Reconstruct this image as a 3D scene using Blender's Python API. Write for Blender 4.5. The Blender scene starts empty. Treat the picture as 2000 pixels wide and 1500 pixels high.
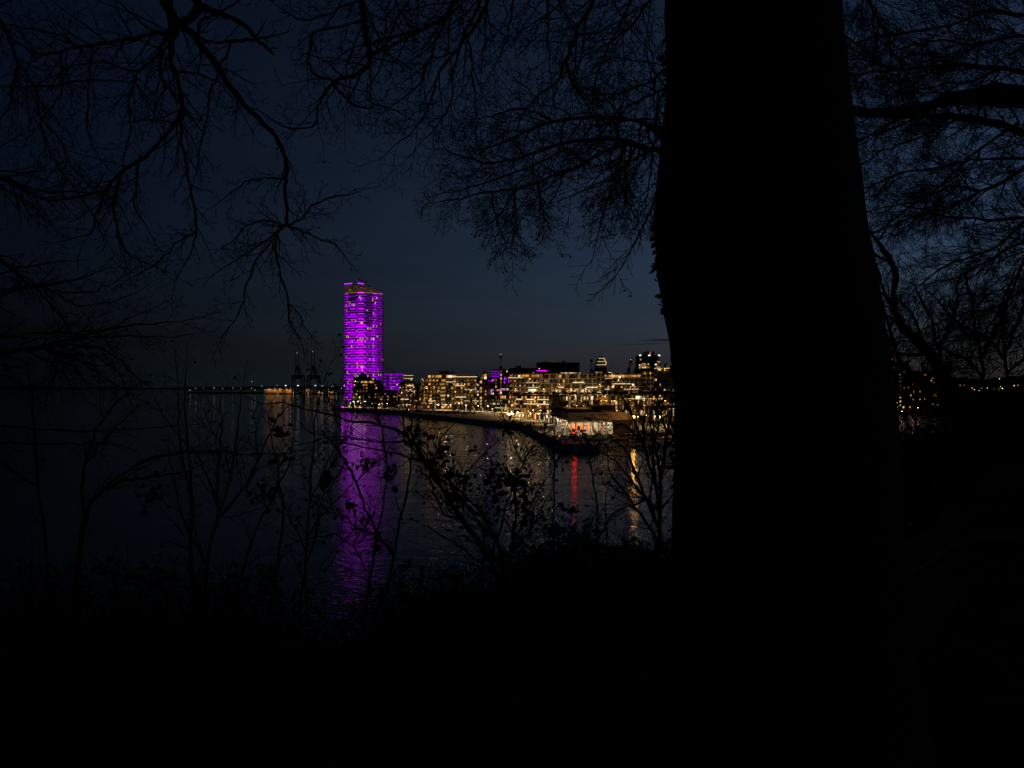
import bpy, math, random
import numpy as np
from mathutils import Vector
R = math.radians
sc = bpy.context.scene
COL = sc.collection
rng = random.Random(7)

# ------------------------------------------------------------------ camera, sky, exposure
F = 4000/3.0                                   # focal length in pixels of the 2000 px wide photograph
EYE = 20.0
cam = bpy.data.cameras.new("camera"); camo = bpy.data.objects.new("camera", cam); COL.objects.link(camo)
sc.camera = camo
cam.sensor_width = 36; cam.lens = 24; cam.shift_y = .0035
cam.clip_start = .1; cam.clip_end = 60000
camo.location = (0, 0, EYE); camo.rotation_euler = (math.pi/2, 0, 0)

world = bpy.data.worlds.new("World"); sc.world = world; world.use_nodes = True
nt = world.node_tree; bg = nt.nodes["Background"]
sky = nt.nodes.new("ShaderNodeTexSky"); sky.sky_type = 'NISHITA'; sky.sun_disc = False
sky.sun_elevation = R(-4.6); sky.sun_rotation = R(60); sky.ozone_density = 3
hs = nt.nodes.new("ShaderNodeHueSaturation"); hs.inputs["Saturation"].default_value = .94; hs.inputs["Hue"].default_value = .485
wtc = nt.nodes.new("ShaderNodeTexCoord"); wsx = nt.nodes.new("ShaderNodeSeparateXYZ"); nt.links.new(wtc.outputs["Generated"], wsx.inputs[0])
def wmath(op, a, b=None):
    q = nt.nodes.new("ShaderNodeMath"); q.operation = op
    for i, z in enumerate((a, b)):
        if isinstance(z, (int, float)): q.inputs[i].default_value = z
        elif z is not None: nt.links.new(z, q.inputs[i])
    return q.outputs[0]
low = wmath('EXPONENT', wmath('MULTIPLY', wmath('MAXIMUM', wsx.outputs[2], 0.), -3.2))     # town light scattered in the air, strongest low down
west = wmath('ADD', wmath('MULTIPLY', wsx.outputs[0], .95), wmath('MULTIPLY', wsx.outputs[1], .55))
wmp = nt.nodes.new("ShaderNodeMapping"); wmp.inputs["Scale"].default_value = (2.2,2.2,16); nt.links.new(wtc.outputs["Generated"], wmp.inputs[0])
wno = nt.nodes.new("ShaderNodeTexNoise"); wno.inputs["Scale"].default_value = 1.6; wno.inputs["Detail"].default_value = 4; nt.links.new(wmp.outputs[0], wno.inputs["Vector"])
low = wmath('MULTIPLY', low, wmath('ADD', wmath('MULTIPLY', wno.outputs["Fac"], 1.1), .45))      # thin cloud bands
air = wmath('MULTIPLY', low, wmath('ADD', wmath('MULTIPLY', wmath('MAXIMUM', west, -.25), 1.28), .23))
airc = nt.nodes.new("ShaderNodeMixRGB"); airc.inputs[1].default_value = (0,0,0,1); airc.inputs[2].default_value = (.0098,.0158,.0208,1); nt.links.new(air, airc.inputs[0])
ga = nt.nodes.new("ShaderNodeMixRGB"); ga.blend_type = 'ADD'; ga.inputs[0].default_value = 1
gl = nt.nodes.new("ShaderNodeMixRGB"); gl.blend_type = 'ADD'; gl.inputs[0].default_value = 1
gl.inputs[2].default_value = (.0002, .0005, .0010, 1)          # faint glow of the town's lights on the night air
thin = nt.nodes.new("ShaderNodeMixRGB"); thin.blend_type = 'MULTIPLY'; thin.inputs[0].default_value = 1      # mist over the sea dims the red twilight band
fade = wmath('SUBTRACT', 1., wmath('MULTIPLY', wmath('EXPONENT', wmath('MULTIPLY', wmath('MAXIMUM', wsx.outputs[2], 0.), -11.)), .65))
nt.links.new(sky.outputs[0], thin.inputs[1]); nt.links.new(fade, thin.inputs[2]); nt.links.new(thin.outputs[0], hs.inputs["Color"]); nt.links.new(hs.outputs[0], gl.inputs[1])
nt.links.new(gl.outputs[0], ga.inputs[1]); nt.links.new(airc.outputs[0], ga.inputs[2]); nt.links.new(ga.outputs[0], bg.inputs[0]); bg.inputs[1].default_value = 1.0

sc.view_settings.view_transform = 'Standard'; sc.view_settings.look = 'None'
sc.view_settings.exposure = 0; sc.view_settings.gamma = 1
sc.render.engine = 'CYCLES'
cy = sc.cycles
cy.use_denoising = True; cy.use_adaptive_sampling = False; cy.light_sampling_threshold = 0
cy.max_bounces = 5; cy.diffuse_bounces = 2; cy.glossy_bounces = 3; cy.transparent_max_bounces = 12
cy.sample_clamp_indirect = 4; cy.caustics_reflective = False; cy.caustics_refractive = False
cy.blur_glossy = .3

# ------------------------------------------------------------------ helpers
def P(px, py, Y): return ((px-1000)/F*Y, Y, EYE-(py-757)/F*Y)
def PX(px, Y): return (px-1000)/F*Y
def ZY(py, Y): return EYE-(py-757)/F*Y

class MB:
    """collects boxes, bars, tubes and prisms for ONE mesh object"""
    def __init__(s): s.v = []; s.f = []
    def add(s, v, f):
        o = len(s.v); s.v += [tuple(p) for p in v]; s.f += [tuple(i+o for i in q) for q in f]; return s
    def box(s, x0, x1, y0, y1, z0, z1):
        return s.add([(x0,y0,z0),(x1,y0,z0),(x1,y1,z0),(x0,y1,z0),(x0,y0,z1),(x1,y0,z1),(x1,y1,z1),(x0,y1,z1)],
                     [(0,3,2,1),(4,5,6,7),(0,1,5,4),(1,2,6,5),(2,3,7,6),(3,0,4,7)])
    def prism(s, poly, z0, z1, top=None):
        n = len(poly); top = top or poly
        zz1 = z1 if hasattr(z1, '__len__') else [z1]*n
        zz0 = z0 if hasattr(z0, '__len__') else [z0]*n
        v = [(p[0],p[1],zz0[i]) for i,p in enumerate(poly)]+[(p[0],p[1],zz1[i]) for i,p in enumerate(top)]
        return s.add(v, [tuple(range(n-1,-1,-1)), tuple(range(n,2*n))]+[(i,(i+1)%n,n+(i+1)%n,n+i) for i in range(n)])
    def bar(s, a, b, w, h=None):
        a = Vector(a); b = Vector(b); d = b-a
        if d.length < 1e-6: return s
        d.normalize(); h = h or w
        u = d.cross(Vector((0,0,1)))
        if u.length < .05: u = Vector((1,0,0))
        u.normalize(); n = u.cross(d); u = u*w/2; n = n*h/2
        v = [p+q for p in (a,b) for q in (-u-n, u-n, u+n, -u+n)]
        return s.add(v, [(3,2,1,0),(4,5,6,7),(0,1,5,4),(1,2,6,5),(2,3,7,6),(3,0,4,7)])
    def lathe(s, prof, n=10, c=(0,0,0)):
        v = []; f = []
        for r, z in prof:
            for k in range(n):
                a = 2*math.pi*k/n; v.append((c[0]+r*math.cos(a), c[1]+r*math.sin(a), c[2]+z))
        m = len(prof)
        for j in range(m-1):
            for k in range(n): f.append((j*n+k, j*n+(k+1)%n, (j+1)*n+(k+1)%n, (j+1)*n+k))
        f += [tuple(range(n-1,-1,-1)), tuple(range((m-1)*n, m*n))]
        return s.add(v, f)
    def mesh(s, name):
        me = bpy.data.meshes.new(name); me.from_pydata(s.v, [], s.f); me.update(); return me
    def build_multi(s, name, mats, idx, parent=None):
        me = s.mesh(name)
        for m in mats: me.materials.append(m)
        me.polygons.foreach_set("material_index", idx); return ob(name, me, None, parent)
    def build(s, name, mat, parent=None, loc=(0,0,0)): return ob(name, s.mesh(name), mat, parent, loc)

def ob(name, me, mat, parent=None, loc=(0,0,0), rot=(0,0,0), scale=(1,1,1)):
    if mat is not None and not me.materials: me.materials.append(mat)
    o = bpy.data.objects.new(name, me); COL.objects.link(o)
    o.location = loc; o.rotation_euler = rot; o.scale = scale
    if parent is not None: o.parent = parent
    return o
def tag(o, label=None, cat=None, group=None, kind=None):
    if label: o['label'] = label
    if cat: o['category'] = cat
    if group: o['group'] = group
    if kind: o['kind'] = kind
    return o
def empty(name, loc, rz=0, label=None, cat=None, group=None):
    o = bpy.data.objects.new(name, None); COL.objects.link(o); o.location = loc; o.rotation_euler = (0,0,rz)
    return tag(o, label, cat, group)
def copy_tree(o, parent=None):
    c = o.copy(); COL.objects.link(c); c.parent = parent
    for ch in list(o.children): copy_tree(ch, c)
    return c
LCOL = dict(lamp_dim=(1,.62,.24), lamp=(1,.62,.24), lamp_green=(.9,1,.72), lamp_orange=(1,.42,.1), lamp_small=(1,.57,.17))
def real_light(parent, loc, power, col, size=.2, shaded=False):
    l = bpy.data.lights.new("bulb_light", 'SPOT' if shaded else 'POINT'); l.energy = power
    if shaded: l.spot_size = R(166); l.spot_blend = .35
    l.color = col; l.shadow_soft_size = size*.5
    q = bpy.data.objects.new("bulb_light", l); COL.objects.link(q); q.parent = parent; q.location = loc
ORD = "first second third fourth fifth sixth seventh eighth ninth tenth eleventh twelfth thirteenth fourteenth fifteenth sixteenth seventeenth eighteenth nineteenth twentieth".split()

# ------------------------------------------------------------------ materials
def mat(name, col, rough=.7, metal=0, var=.25, scale=.6, bump=0, bscale=4):
    m = bpy.data.materials.new(name); m.use_nodes = True; t = m.node_tree; b = t.nodes["Principled BSDF"]
    b.inputs["Specular IOR Level"].default_value = .08 if rough > .82 else .4; b.inputs["Roughness"].default_value = rough; b.inputs["Metallic"].default_value = metal
    tc = t.nodes.new("ShaderNodeTexCoord"); n = t.nodes.new("ShaderNodeTexNoise"); n.inputs["Scale"].default_value = scale
    n.inputs["Detail"].default_value = 5
    t.links.new(tc.outputs["Object"], n.inputs["Vector"])
    r = t.nodes.new("ShaderNodeValToRGB")
    r.color_ramp.elements[0].position = .3; r.color_ramp.elements[1].position = .72
    r.color_ramp.elements[0].color = tuple(c*(1-var) for c in col)+(1,)
    r.color_ramp.elements[1].color = tuple(min(1,c*(1+var)) for c in col)+(1,)
    t.links.new(n.outputs["Fac"], r.inputs["Fac"]); t.links.new(r.outputs[0], b.inputs["Base Color"])
    if bump:
        n2 = t.nodes.new("ShaderNodeTexNoise"); n2.inputs["Scale"].default_value = bscale; n2.inputs["Detail"].default_value = 6
        t.links.new(tc.outputs["Object"], n2.inputs["Vector"])
        bp = t.nodes.new("ShaderNodeBump"); bp.inputs["Strength"].default_value = bump; bp.inputs["Distance"].default_value = .1
        t.links.new(n2.outputs["Fac"], bp.inputs["Height"]); t.links.new(bp.outputs[0], b.inputs["Normal"])
    return m
def facade(name, wall, glass=(.012,.014,.018), bay=3.0, floor=3.1, ww=.62, wh=.6):
    """wall with a regular pattern of unlit windows: glass is dark and glossy"""
    m = bpy.data.materials.new(name); m.use_nodes = True; t = m.node_tree; b = t.nodes["Principled BSDF"]
    tc = t.nodes.new("ShaderNodeTexCoord"); sx = t.nodes.new("ShaderNodeSeparateXYZ"); t.links.new(tc.outputs["Object"], sx.inputs[0])
    def M(op, a, c, d=None):
        q = t.nodes.new("ShaderNodeMath"); q.operation = op
        for i, z in enumerate((a, c, d)):
            if z is None: continue
            if isinstance(z, (int, float)): q.inputs[i].default_value = z
            else: t.links.new(z, q.inputs[i])
        return q.outputs[0]
    u = M('DIVIDE', M('ADD', sx.outputs[0], sx.outputs[1]), bay); v = M('DIVIDE', sx.outputs[2], floor)
    fu = M('FRACT', M('ADD', u, 100.), 0); fv = M('FRACT', M('ADD', v, 100.), 0)
    iu = M('LESS_THAN', M('ABSOLUTE', M('SUBTRACT', fu, .5), 0), ww/2)
    iv = M('LESS_THAN', M('ABSOLUTE', M('SUBTRACT', fv, .52), 0), wh/2)
    w = M('MULTIPLY', iu, iv)
    n = t.nodes.new("ShaderNodeTexNoise"); n.inputs["Scale"].default_value = .35; n.inputs["Detail"].default_value = 6
    t.links.new(tc.outputs["Object"], n.inputs["Vector"])
    r = t.nodes.new("ShaderNodeValToRGB"); r.color_ramp.elements[0].position = .3; r.color_ramp.elements[1].position = .7
    r.color_ramp.elements[0].color = tuple(c*.7 for c in wall)+(1,); r.color_ramp.elements[1].color = tuple(c*1.2 for c in wall)+(1,)
    t.links.new(n.outputs["Fac"], r.inputs[0])
    mx = t.nodes.new("ShaderNodeMixRGB"); t.links.new(w, mx.inputs[0]); t.links.new(r.outputs[0], mx.inputs[1]); mx.inputs[2].default_value = glass+(1,)
    t.links.new(mx.outputs[0], b.inputs["Base Color"])
    ro = M('MULTIPLY_ADD', w, -.6, .75); t.links.new(ro, b.inputs["Roughness"])
    return m
def glow(name, col, s, var=0, noise=0, nscale=1.5):
    """something that gives off light; var = spread from one copy to the next, noise = curtains and furniture behind a lit window"""
    m = bpy.data.materials.new(name); m.use_nodes = True; t = m.node_tree
    for n in list(t.nodes):
        if n.type == 'BSDF_PRINCIPLED': t.nodes.remove(n)
    e = t.nodes.new("ShaderNodeEmission"); e.inputs[0].default_value = tuple(col)+(1,); e.inputs[1].default_value = s
    t.links.new(e.outputs[0], t.nodes["Material Output"].inputs[0])
    last = None
    if var:
        oi = t.nodes.new("ShaderNodeObjectInfo"); mr = t.nodes.new("ShaderNodeMapRange")
        mr.inputs[3].default_value = s*(1-var); mr.inputs[4].default_value = s*(1+var); t.links.new(oi.outputs["Random"], mr.inputs[0]); last = mr.outputs[0]
    if noise:
        tc = t.nodes.new("ShaderNodeTexCoord"); n = t.nodes.new("ShaderNodeTexNoise"); n.inputs["Scale"].default_value = nscale
        t.links.new(tc.outputs["Object"], n.inputs["Vector"]); m2 = t.nodes.new("ShaderNodeMapRange")
        m2.inputs[1].default_value = .35; m2.inputs[2].default_value = .68; m2.inputs[3].default_value = 1-noise; m2.inputs[4].default_value = 1+noise*.4
        t.links.new(n.outputs["Fac"], m2.inputs[0])
        mm = t.nodes.new("ShaderNodeMath"); mm.operation = 'MULTIPLY'
        if last: t.links.new(last, mm.inputs[0])
        else: mm.inputs[0].default_value = s
        t.links.new(m2.outputs[0], mm.inputs[1]); last = mm.outputs[0]
    if last: t.links.new(last, e.inputs[1])
    return m

M = {}
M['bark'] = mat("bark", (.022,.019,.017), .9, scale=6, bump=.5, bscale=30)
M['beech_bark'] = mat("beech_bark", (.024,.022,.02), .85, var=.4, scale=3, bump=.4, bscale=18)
M['leaf'] = mat("dry_leaf", (.045,.032,.015), .7, scale=3)
M['ivy'] = mat("ivy_leaf", (.02,.035,.012), .5, scale=3)
M['soil'] = mat("leaf_litter", (.018,.014,.01), .95, var=.5, scale=2.5, bump=.6, bscale=8)
M['stone'] = mat("quay_stone", (.3,.27,.23), .9, var=.6, scale=.7, bump=1., bscale=1.2)
M['paving'] = mat("paving", (.3,.27,.23), .85, var=.25, scale=.15)
M['asphalt'] = mat("asphalt", (.06,.06,.06), .9, scale=.3)
M['lawn'] = mat("lawn_grass", (.03,.045,.02), .95, var=.4, scale=.4)
M['hill'] = mat("far_woodland", (.02,.024,.018), .95, scale=.01)
M['concrete'] = mat("pale_concrete", (.55,.5,.44), .85, scale=.3)
M['white'] = mat("white_render", (.62,.6,.56), .8, var=.12, scale=.3)
M['dark'] = mat("dark_metal", (.03,.03,.034), .5)
M['steel'] = mat("grey_steel", (.25,.25,.26), .45, .5)
M['wood'] = mat("dark_timber", (.04,.028,.02), .8, scale=2)
M['roof'] = mat("black_roof_felt", (.018,.018,.02), .9)
M['brick'] = facade("dark_brick_wall", (.13,.05,.035), ww=.38, wh=.58, bay=2.6)
M['brown'] = facade("brown_clad_wall", (.16,.1,.06), ww=.4, wh=.55)
M['plaster'] = facade("pale_balcony_wall", (.46,.38,.29), ww=.66, wh=.66)
M['greyw'] = facade("grey_panel_wall", (.22,.2,.18), ww=.6, wh=.6)
M['tower'] = facade("tower_panel_wall", (.27,.27,.29), glass=(.02,.02,.03), bay=2.1, floor=3.03, ww=.6, wh=.62)
M['blackw'] = mat("black_cladding", (.022,.02,.02), .7, scale=.2)
M['foliage'] = mat("evergreen_foliage", (.025,.032,.014), .8, scale=2)
M['rust'] = mat("rusty_panel", (.3,.25,.22), .8, scale=1, var=.35)
M['orange'] = mat("orange_sailcloth", (.8,.27,.09), .8, scale=1)
M['redpaint'] = mat("red_paint", (.35,.03,.02), .5)
M['skin'] = mat("skin", (.35,.22,.16), .6)
M['cloth_dark'] = mat("dark_cloth", (.03,.03,.036), .9, scale=8)
M['rubber'] = mat("rubber", (.02,.02,.02), .9)
M['gull'] = mat("white_feathers", (.8,.8,.8), .8)
for i, c in enumerate([(.5,.5,.52),(.04,.04,.045),(.35,.03,.03),(.08,.12,.25),(.6,.6,.58)]):
    M['car%d' % i] = mat("car_paint_%s" % ['silver','black','red','blue','white'][i], c, .3, .3, var=.05)
M['purple'] = glow("purple_light", (.42,.0,.90), 6)
M['magenta'] = glow("magenta_light", (.50,.0,.90), 6)
M['soft_purple'] = glow("soft_purple_light", (.40,.0,.95), 1.35)
M['violet'] = glow("violet_light", (.40,.01,.9), 1.5)
M['strip'] = glow("white_light_strip", (1,.76,.40), 1.3, var=.5)
M['gold'] = glow("golden_light", (1,.55,.16), 1.5, var=.3)
M['win_amber'] = glow("amber_lit_window", (1,.42,.07), .62, var=.75, noise=.75)
M['win_warm'] = glow("warm_lit_window", (1,.58,.2), .7, var=.75, noise=.65)
M['win_white'] = glow("white_lit_window", (1,.82,.55), .95, var=.7, noise=.5)
M['win_dim'] = glow("dim_lit_window", (1,.5,.15), .16, var=.8, noise=.8)
M['win_pink'] = glow("pink_lit_window", (1,.3,.28), .6, var=.6, noise=.4)
M['lamp'] = glow("white_lamp", (1,.8,.5), 14)
M['lamp_dim'] = glow("soft_white_lamp", (1,.8,.5), 4)
M['lamp_green'] = glow("cool_lamp", (.85,1,.66), 2)
M['lamp_orange'] = glow("orange_lamp", (1,.42,.08), 70)
M['lamp_small'] = glow("small_warm_lamp", (1,.55,.18), 16, var=.6)
M['beacon'] = glow("red_beacon_light", (1,.02,.006), 14)
M['shed_lamp'] = glow("orange_shed_lamp", (1,.45,.1), 3)
M['screen'] = glow("screen_light", (.08,.12,.22), .16)

def glass_pane(name):
    m = bpy.data.materials.new(name); m.use_nodes = True; t = m.node_tree
    for n in list(t.nodes):
        if n.type == 'BSDF_PRINCIPLED': t.nodes.remove(n)
    a = t.nodes.new("ShaderNodeBsdfTransparent"); a.inputs[0].default_value = (.9,.92,.9,1); g = t.nodes.new("ShaderNodeBsdfGlossy"); g.inputs["Roughness"].default_value = .03
    fr = t.nodes.new("ShaderNodeFresnel"); fr.inputs[0].default_value = 1.5; mx = t.nodes.new("ShaderNodeMixShader")
    t.links.new(fr.outputs[0], mx.inputs[0]); t.links.new(a.outputs[0], mx.inputs[1]); t.links.new(g.outputs[0], mx.inputs[2]); t.links.new(mx.outputs[0], t.nodes["Material Output"].inputs[0])
    return m
M['glass'] = glass_pane("clear_glass")

def water_material():
    m = bpy.data.materials.new("sea_water"); m.use_nodes = True; t = m.node_tree; b = t.nodes["Principled BSDF"]
    b.inputs["Base Color"].default_value = (.003,.005,.008,1); b.inputs["Roughness"].default_value = .055; b.inputs["IOR"].default_value = 1.33
    tc = t.nodes.new("ShaderNodeTexCoord")
    def wave(sx, sy, rot, detail):
        mp = t.nodes.new("ShaderNodeMapping"); mp.inputs["Scale"].default_value = (sx, sy, 1); mp.inputs["Rotation"].default_value = (0,0,R(rot))
        n = t.nodes.new("ShaderNodeTexNoise"); n.inputs["Scale"].default_value = 1; n.inputs["Detail"].default_value = detail
        t.links.new(tc.outputs["Object"], mp.inputs[0]); t.links.new(mp.outputs[0], n.inputs["Vector"]); return n.outputs["Fac"]
    a = wave(.95, 1.6, 12, 3); c = wave(.08, .2, -8, 2)
    b1 = t.nodes.new("ShaderNodeBump"); b1.inputs["Strength"].default_value = 1; b1.inputs["Distance"].default_value = .075
    b2 = t.nodes.new("ShaderNodeBump"); b2.inputs["Strength"].default_value = 1; b2.inputs["Distance"].default_value = .12
    t.links.new(a, b1.inputs["Height"]); t.links.new(c, b2.inputs["Height"]); t.links.new(b2.outputs[0], b1.inputs["Normal"]); t.links.new(b1.outputs[0], b.inputs["Normal"])
    return m
M['water'] = water_material()

# ------------------------------------------------------------------ setting: water, terrain, land, hills
tag(MB().add([(-30000,-200,0),(30000,-200,0),(30000,40000,0),(-30000,40000,0)], [(0,1,2,3)]).build("water", M['water']), kind='structure')

def hillside(x, y):
    """ground under the trees: a ledge where the camera stands, then a steep slope to the sea; a knoll on the right"""
    a = x/max(y, 1.)
    crest = 4.3 + 2.6*min(1, max(0, (x+1.2)/3.2)) - .8*min(1, max(0, (-x-1.5)/4))
    z = 18.42 - .02*max(0, y)
    if y > crest: z -= (y-crest)*.85*(1-math.exp(-(y-crest)/.35))
    k = min(1, max(0, (a-.50)/.17))*math.exp(-((max(0,y)-12.5)/6.5)**2)
    if y > 3: z = z*(1-k) + k*(18.5 + 1.25*min(1, max(0, (a-.52)/.14)))
    z += .03*math.sin(x*1.7+y*.6)+.025*math.sin(y*2.3-x*.8)
    return max(z, -3)
def build_ground():
    xs = np.concatenate([np.linspace(-60,-8,24), np.linspace(-7.5,14,70), np.linspace(15,60,24)]); ys = np.concatenate([np.linspace(-25,-1,10), np.linspace(-.5,22,76), np.linspace(23,60,14)])
    v = []; f = []; n = len(xs)
    for y in ys:
        for x in xs: v.append((x, y, hillside(x, y)+rng.uniform(-.02,.02)))
    for j in range(len(ys)-1):
        for i in range(n-1): f.append((j*n+i, j*n+i+1, (j+1)*n+i+1, (j+1)*n+i))
    tag(MB().add(v, f).build("ground", M['soil']), kind='structure')
build_ground()
def build_path():
    v = []; f = []; n = 14
    for i in range(n+1):
        x = 3.2+i*.28; y = 5.75-.02*i+.05*math.sin(i*1.3)
        for k in range(3): v.append((x, y-.28*k*(.25+.75*i/n), hillside(x, y-.28*k*(.25+.75*i/n))+.03))
    for i in range(n):
        for k in range(2): f.append((i*3+k+1, (i+1)*3+k+1, (i+1)*3+k, i*3+k))
    tag(MB().add(v, f).build("path", mat("pale_gravel", (.1,.095,.085), .9, scale=6)), kind='structure')
build_path()

ZL = 2.2
# quay edge, px and distance, from the far tip round the mole head to the right-hand shore
EDGE = [(655,640),(664,592),(700,560),(750,525),(797,500),(800,470),(860,426),(930,378),(985,345),(1020,328),(1040,292),(1065,255),(1085,232),(1100,219),(1125,211),(1155,213),(1178,222),(1200,236),(1240,239),(1320,237),(1500,252),(1600,330),(1700,500),(1850,520),(2100,520)]
EP = [(PX(a, d), d) for a, d in EDGE]
def build_land():
    n = len(EP); outer = []
    for i, p in enumerate(EP):
        a = Vector(EP[max(0,i-1)]); b = Vector(EP[min(n-1,i+1)]); d = (b-a).normalized(); nn = Vector((d.y, -d.x))
        outer.append((p[0]+nn.x*4.2, p[1]+nn.y*4.2))
    back = [(1800, 520), (1800, 2600), (-60, 2600), (EP[0][0]-8, 900)]
    poly = EP+back
    tag(MB().add([(p[0],p[1],ZL) for p in poly], [tuple(range(len(poly)))]).build("quay_ground", M['paving']), kind='structure')
    # rubble revetment with a rough face
    mb = MB(); seg = []
    for i in range(n-1):
        m = max(2, int((Vector(EP[i+1])-Vector(EP[i])).length/2))
        for k in range(m):
            t = k/m; seg.append((Vector(EP[i]).lerp(Vector(EP[i+1]), t), Vector(outer[i]).lerp(Vector(outer[i+1]), t)))
    rows = 6; v = []; f = []
    for a, b in seg:
        for r in range(rows):
            t = r/(rows-1); p = a.lerp(b, t); j = .28 if 0 < r else 0
            v.append((p.x+rng.uniform(-j,j), p.y+rng.uniform(-j,j), ZL*(1-t)-.6*t+rng.uniform(-j,j)-(.004 if r == 0 else 0)))
    for i in range(len(seg)-1):
        for r in range(rows-1): f.append((i*rows+r, i*rows+r+1, (i+1)*rows+r+1, (i+1)*rows+r))
    tag(mb.add(v, f).build("revetment", M['stone']), kind='structure')
    # low coping along the edge
    mb = MB()
    for i in range(n-1):
        if i == 4: continue
        mb.bar((EP[i][0],EP[i][1],ZL+.12), (EP[i+1][0],EP[i+1][1],ZL+.12), .5, .3)
    tag(mb.build("quay_coping", M['concrete']), kind='structure')
    # lawn in front of the pavilion, and the round mole head paving
    q = [P(1150,0,222)[:2], P(1180,0,226)[:2], P(1320,0,256)[:2], P(1400,0,258)[:2], P(1300,0,272)[:2], P(1100,0,243)[:2], P(1128,0,230)[:2]]
    tag(MB().add([(x,y,ZL+.006) for x,y in q], [tuple(range(len(q)))]).build("lawn", M['lawn']), kind='structure')
    c = P(1124,0,218); mb = MB(); mb.lathe([(5.6,0),(5.6,.25),(5.3,.34)], 28, (c[0],c[1],ZL)); tag(mb.build("mole_head_paving", M['concrete']), kind='structure')
    q = [P(1060,0,380)[:2], P(1330,0,330)[:2], P(1450,0,330)[:2], P(1500,0,372)[:2], P(1150,0,385)[:2]]
    tag(MB().add([(x,y,ZL+.005) for x,y in q], [tuple(range(len(q)))]).build("road", M['asphalt']), kind='structure')
build_land()

def hills(name, pts, D, depth):
    """far coast: a ridge line traced against the sky, with a rounded back"""
    v = []; f = []; n = len(pts)
    for px, py in pts:
        x, y, z = P(px, py, D); v += [(x, y-depth*.4, -1), (x, y-depth*.15, (z)*.75), (x, y, z), (x*1.1, y+depth, -1)]
    for i in range(n-1):
        for k in range(3): f.append((i*4+k, (i+1)*4+k, (i+1)*4+k+1, i*4+k+1))
    tag(MB().add(v, f).build(name, M['hill']), kind='structure')
def ridge(x0, x1, base, amp, step, seed):
    r = random.Random(seed); ph = [r.uniform(0,6) for _ in range(4)]
    return [(x, base-amp*(.5+.3*math.sin(x*.013+ph[0])+.2*math.sin(x*.04+ph[1])+.08*math.sin(x*.21+ph[2]))) for x in np.arange(x0, x1+1, step)]
hills("far_hills", ridge(-300, 760, 757.5, 3.5, 8, 1), 9000, 1500)
hills("hills", ridge(740, 2500, 752, 20, 8, 3), 4200, 900)
hills("near_hills", ridge(1840, 2500, 752, 24, 6, 5), 1500, 400)
def cloud_streak():
    m = bpy.data.materials.new("thin_cloud"); m.use_nodes = True; t = m.node_tree; b = t.nodes["Principled BSDF"]; b.inputs["Base Color"].default_value = (.3,.3,.32,1); b.inputs["Roughness"].default_value = 1; b.inputs["Alpha"].default_value = .28
    mb = MB(); Yc = 22000; n = 24
    for (p0, p1, py, th) in ((1236,1420,666,60),(1262,1440,664,40),(1190,1330,672.5,26)):
        x0, x1 = PX(p0,Yc), PX(p1,Yc); z = ZY(py,Yc); v = []; f = []
        for i in range(n+1):
            u = i/n; w = th*math.sin(math.pi*u)**.7*(1+.25*math.sin(9*u+p0)); x = x0+(x1-x0)*u; zz = z+22*math.sin(5*u+p1)
            v += [(x,Yc-w*4,zz),(x,Yc,zz+w*.6),(x,Yc+w*4,zz),(x,Yc,zz-w*.5)]
        for i in range(n): f += [(i*4+k,(i+1)*4+k,(i+1)*4+(k+1)%4,i*4+(k+1)%4) for k in range(4)]
        mb.add(v, f)
    tag(mb.build("cloud", m), kind='stuff')
cloud_streak()
tag(MB().prism([(PX(365,2350),2350),(PX(480,2300),2300),(PX(760,1950),1950),(PX(790,2600),2600),(PX(370,2700),2700)], -1, 3).build("harbour_ground", M['asphalt']), kind='structure')

# ------------------------------------------------------------------ buildings
UNIT = {}
def unit(m):
    if m.name not in UNIT:
        me = MB().box(-.5,.5,-.5,.5,-.5,.5).mesh("lit_window_pane"); me.materials.append(m); UNIT[m.name] = me
    return UNIT[m.name]
def window(root, x, y, z, w, h, m, name="window", t=.12):
    return ob(name, unit(m), None, root, (x, y, z), (0,0,0), (w, t, h))
WMIX = [('win_amber',.46),('win_warm',.2),('win_white',.06),('win_dim',.55)]
def pick(r, mix=WMIX):
    q = r.random()*sum(b for a,b in mix); 
    for a, b in mix:
        q -= b
        if q <= 0: return M[a]
    return M[mix[0][0]]
def frame_of(px0, Y0, px1, Y1, z0=ZL):
    A = Vector((PX(px0,Y0), Y0, z0)); B = Vector((PX(px1,Y1), Y1, z0)); d = B-A
    return A, d.length, math.atan2(d.y, d.x)

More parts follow.
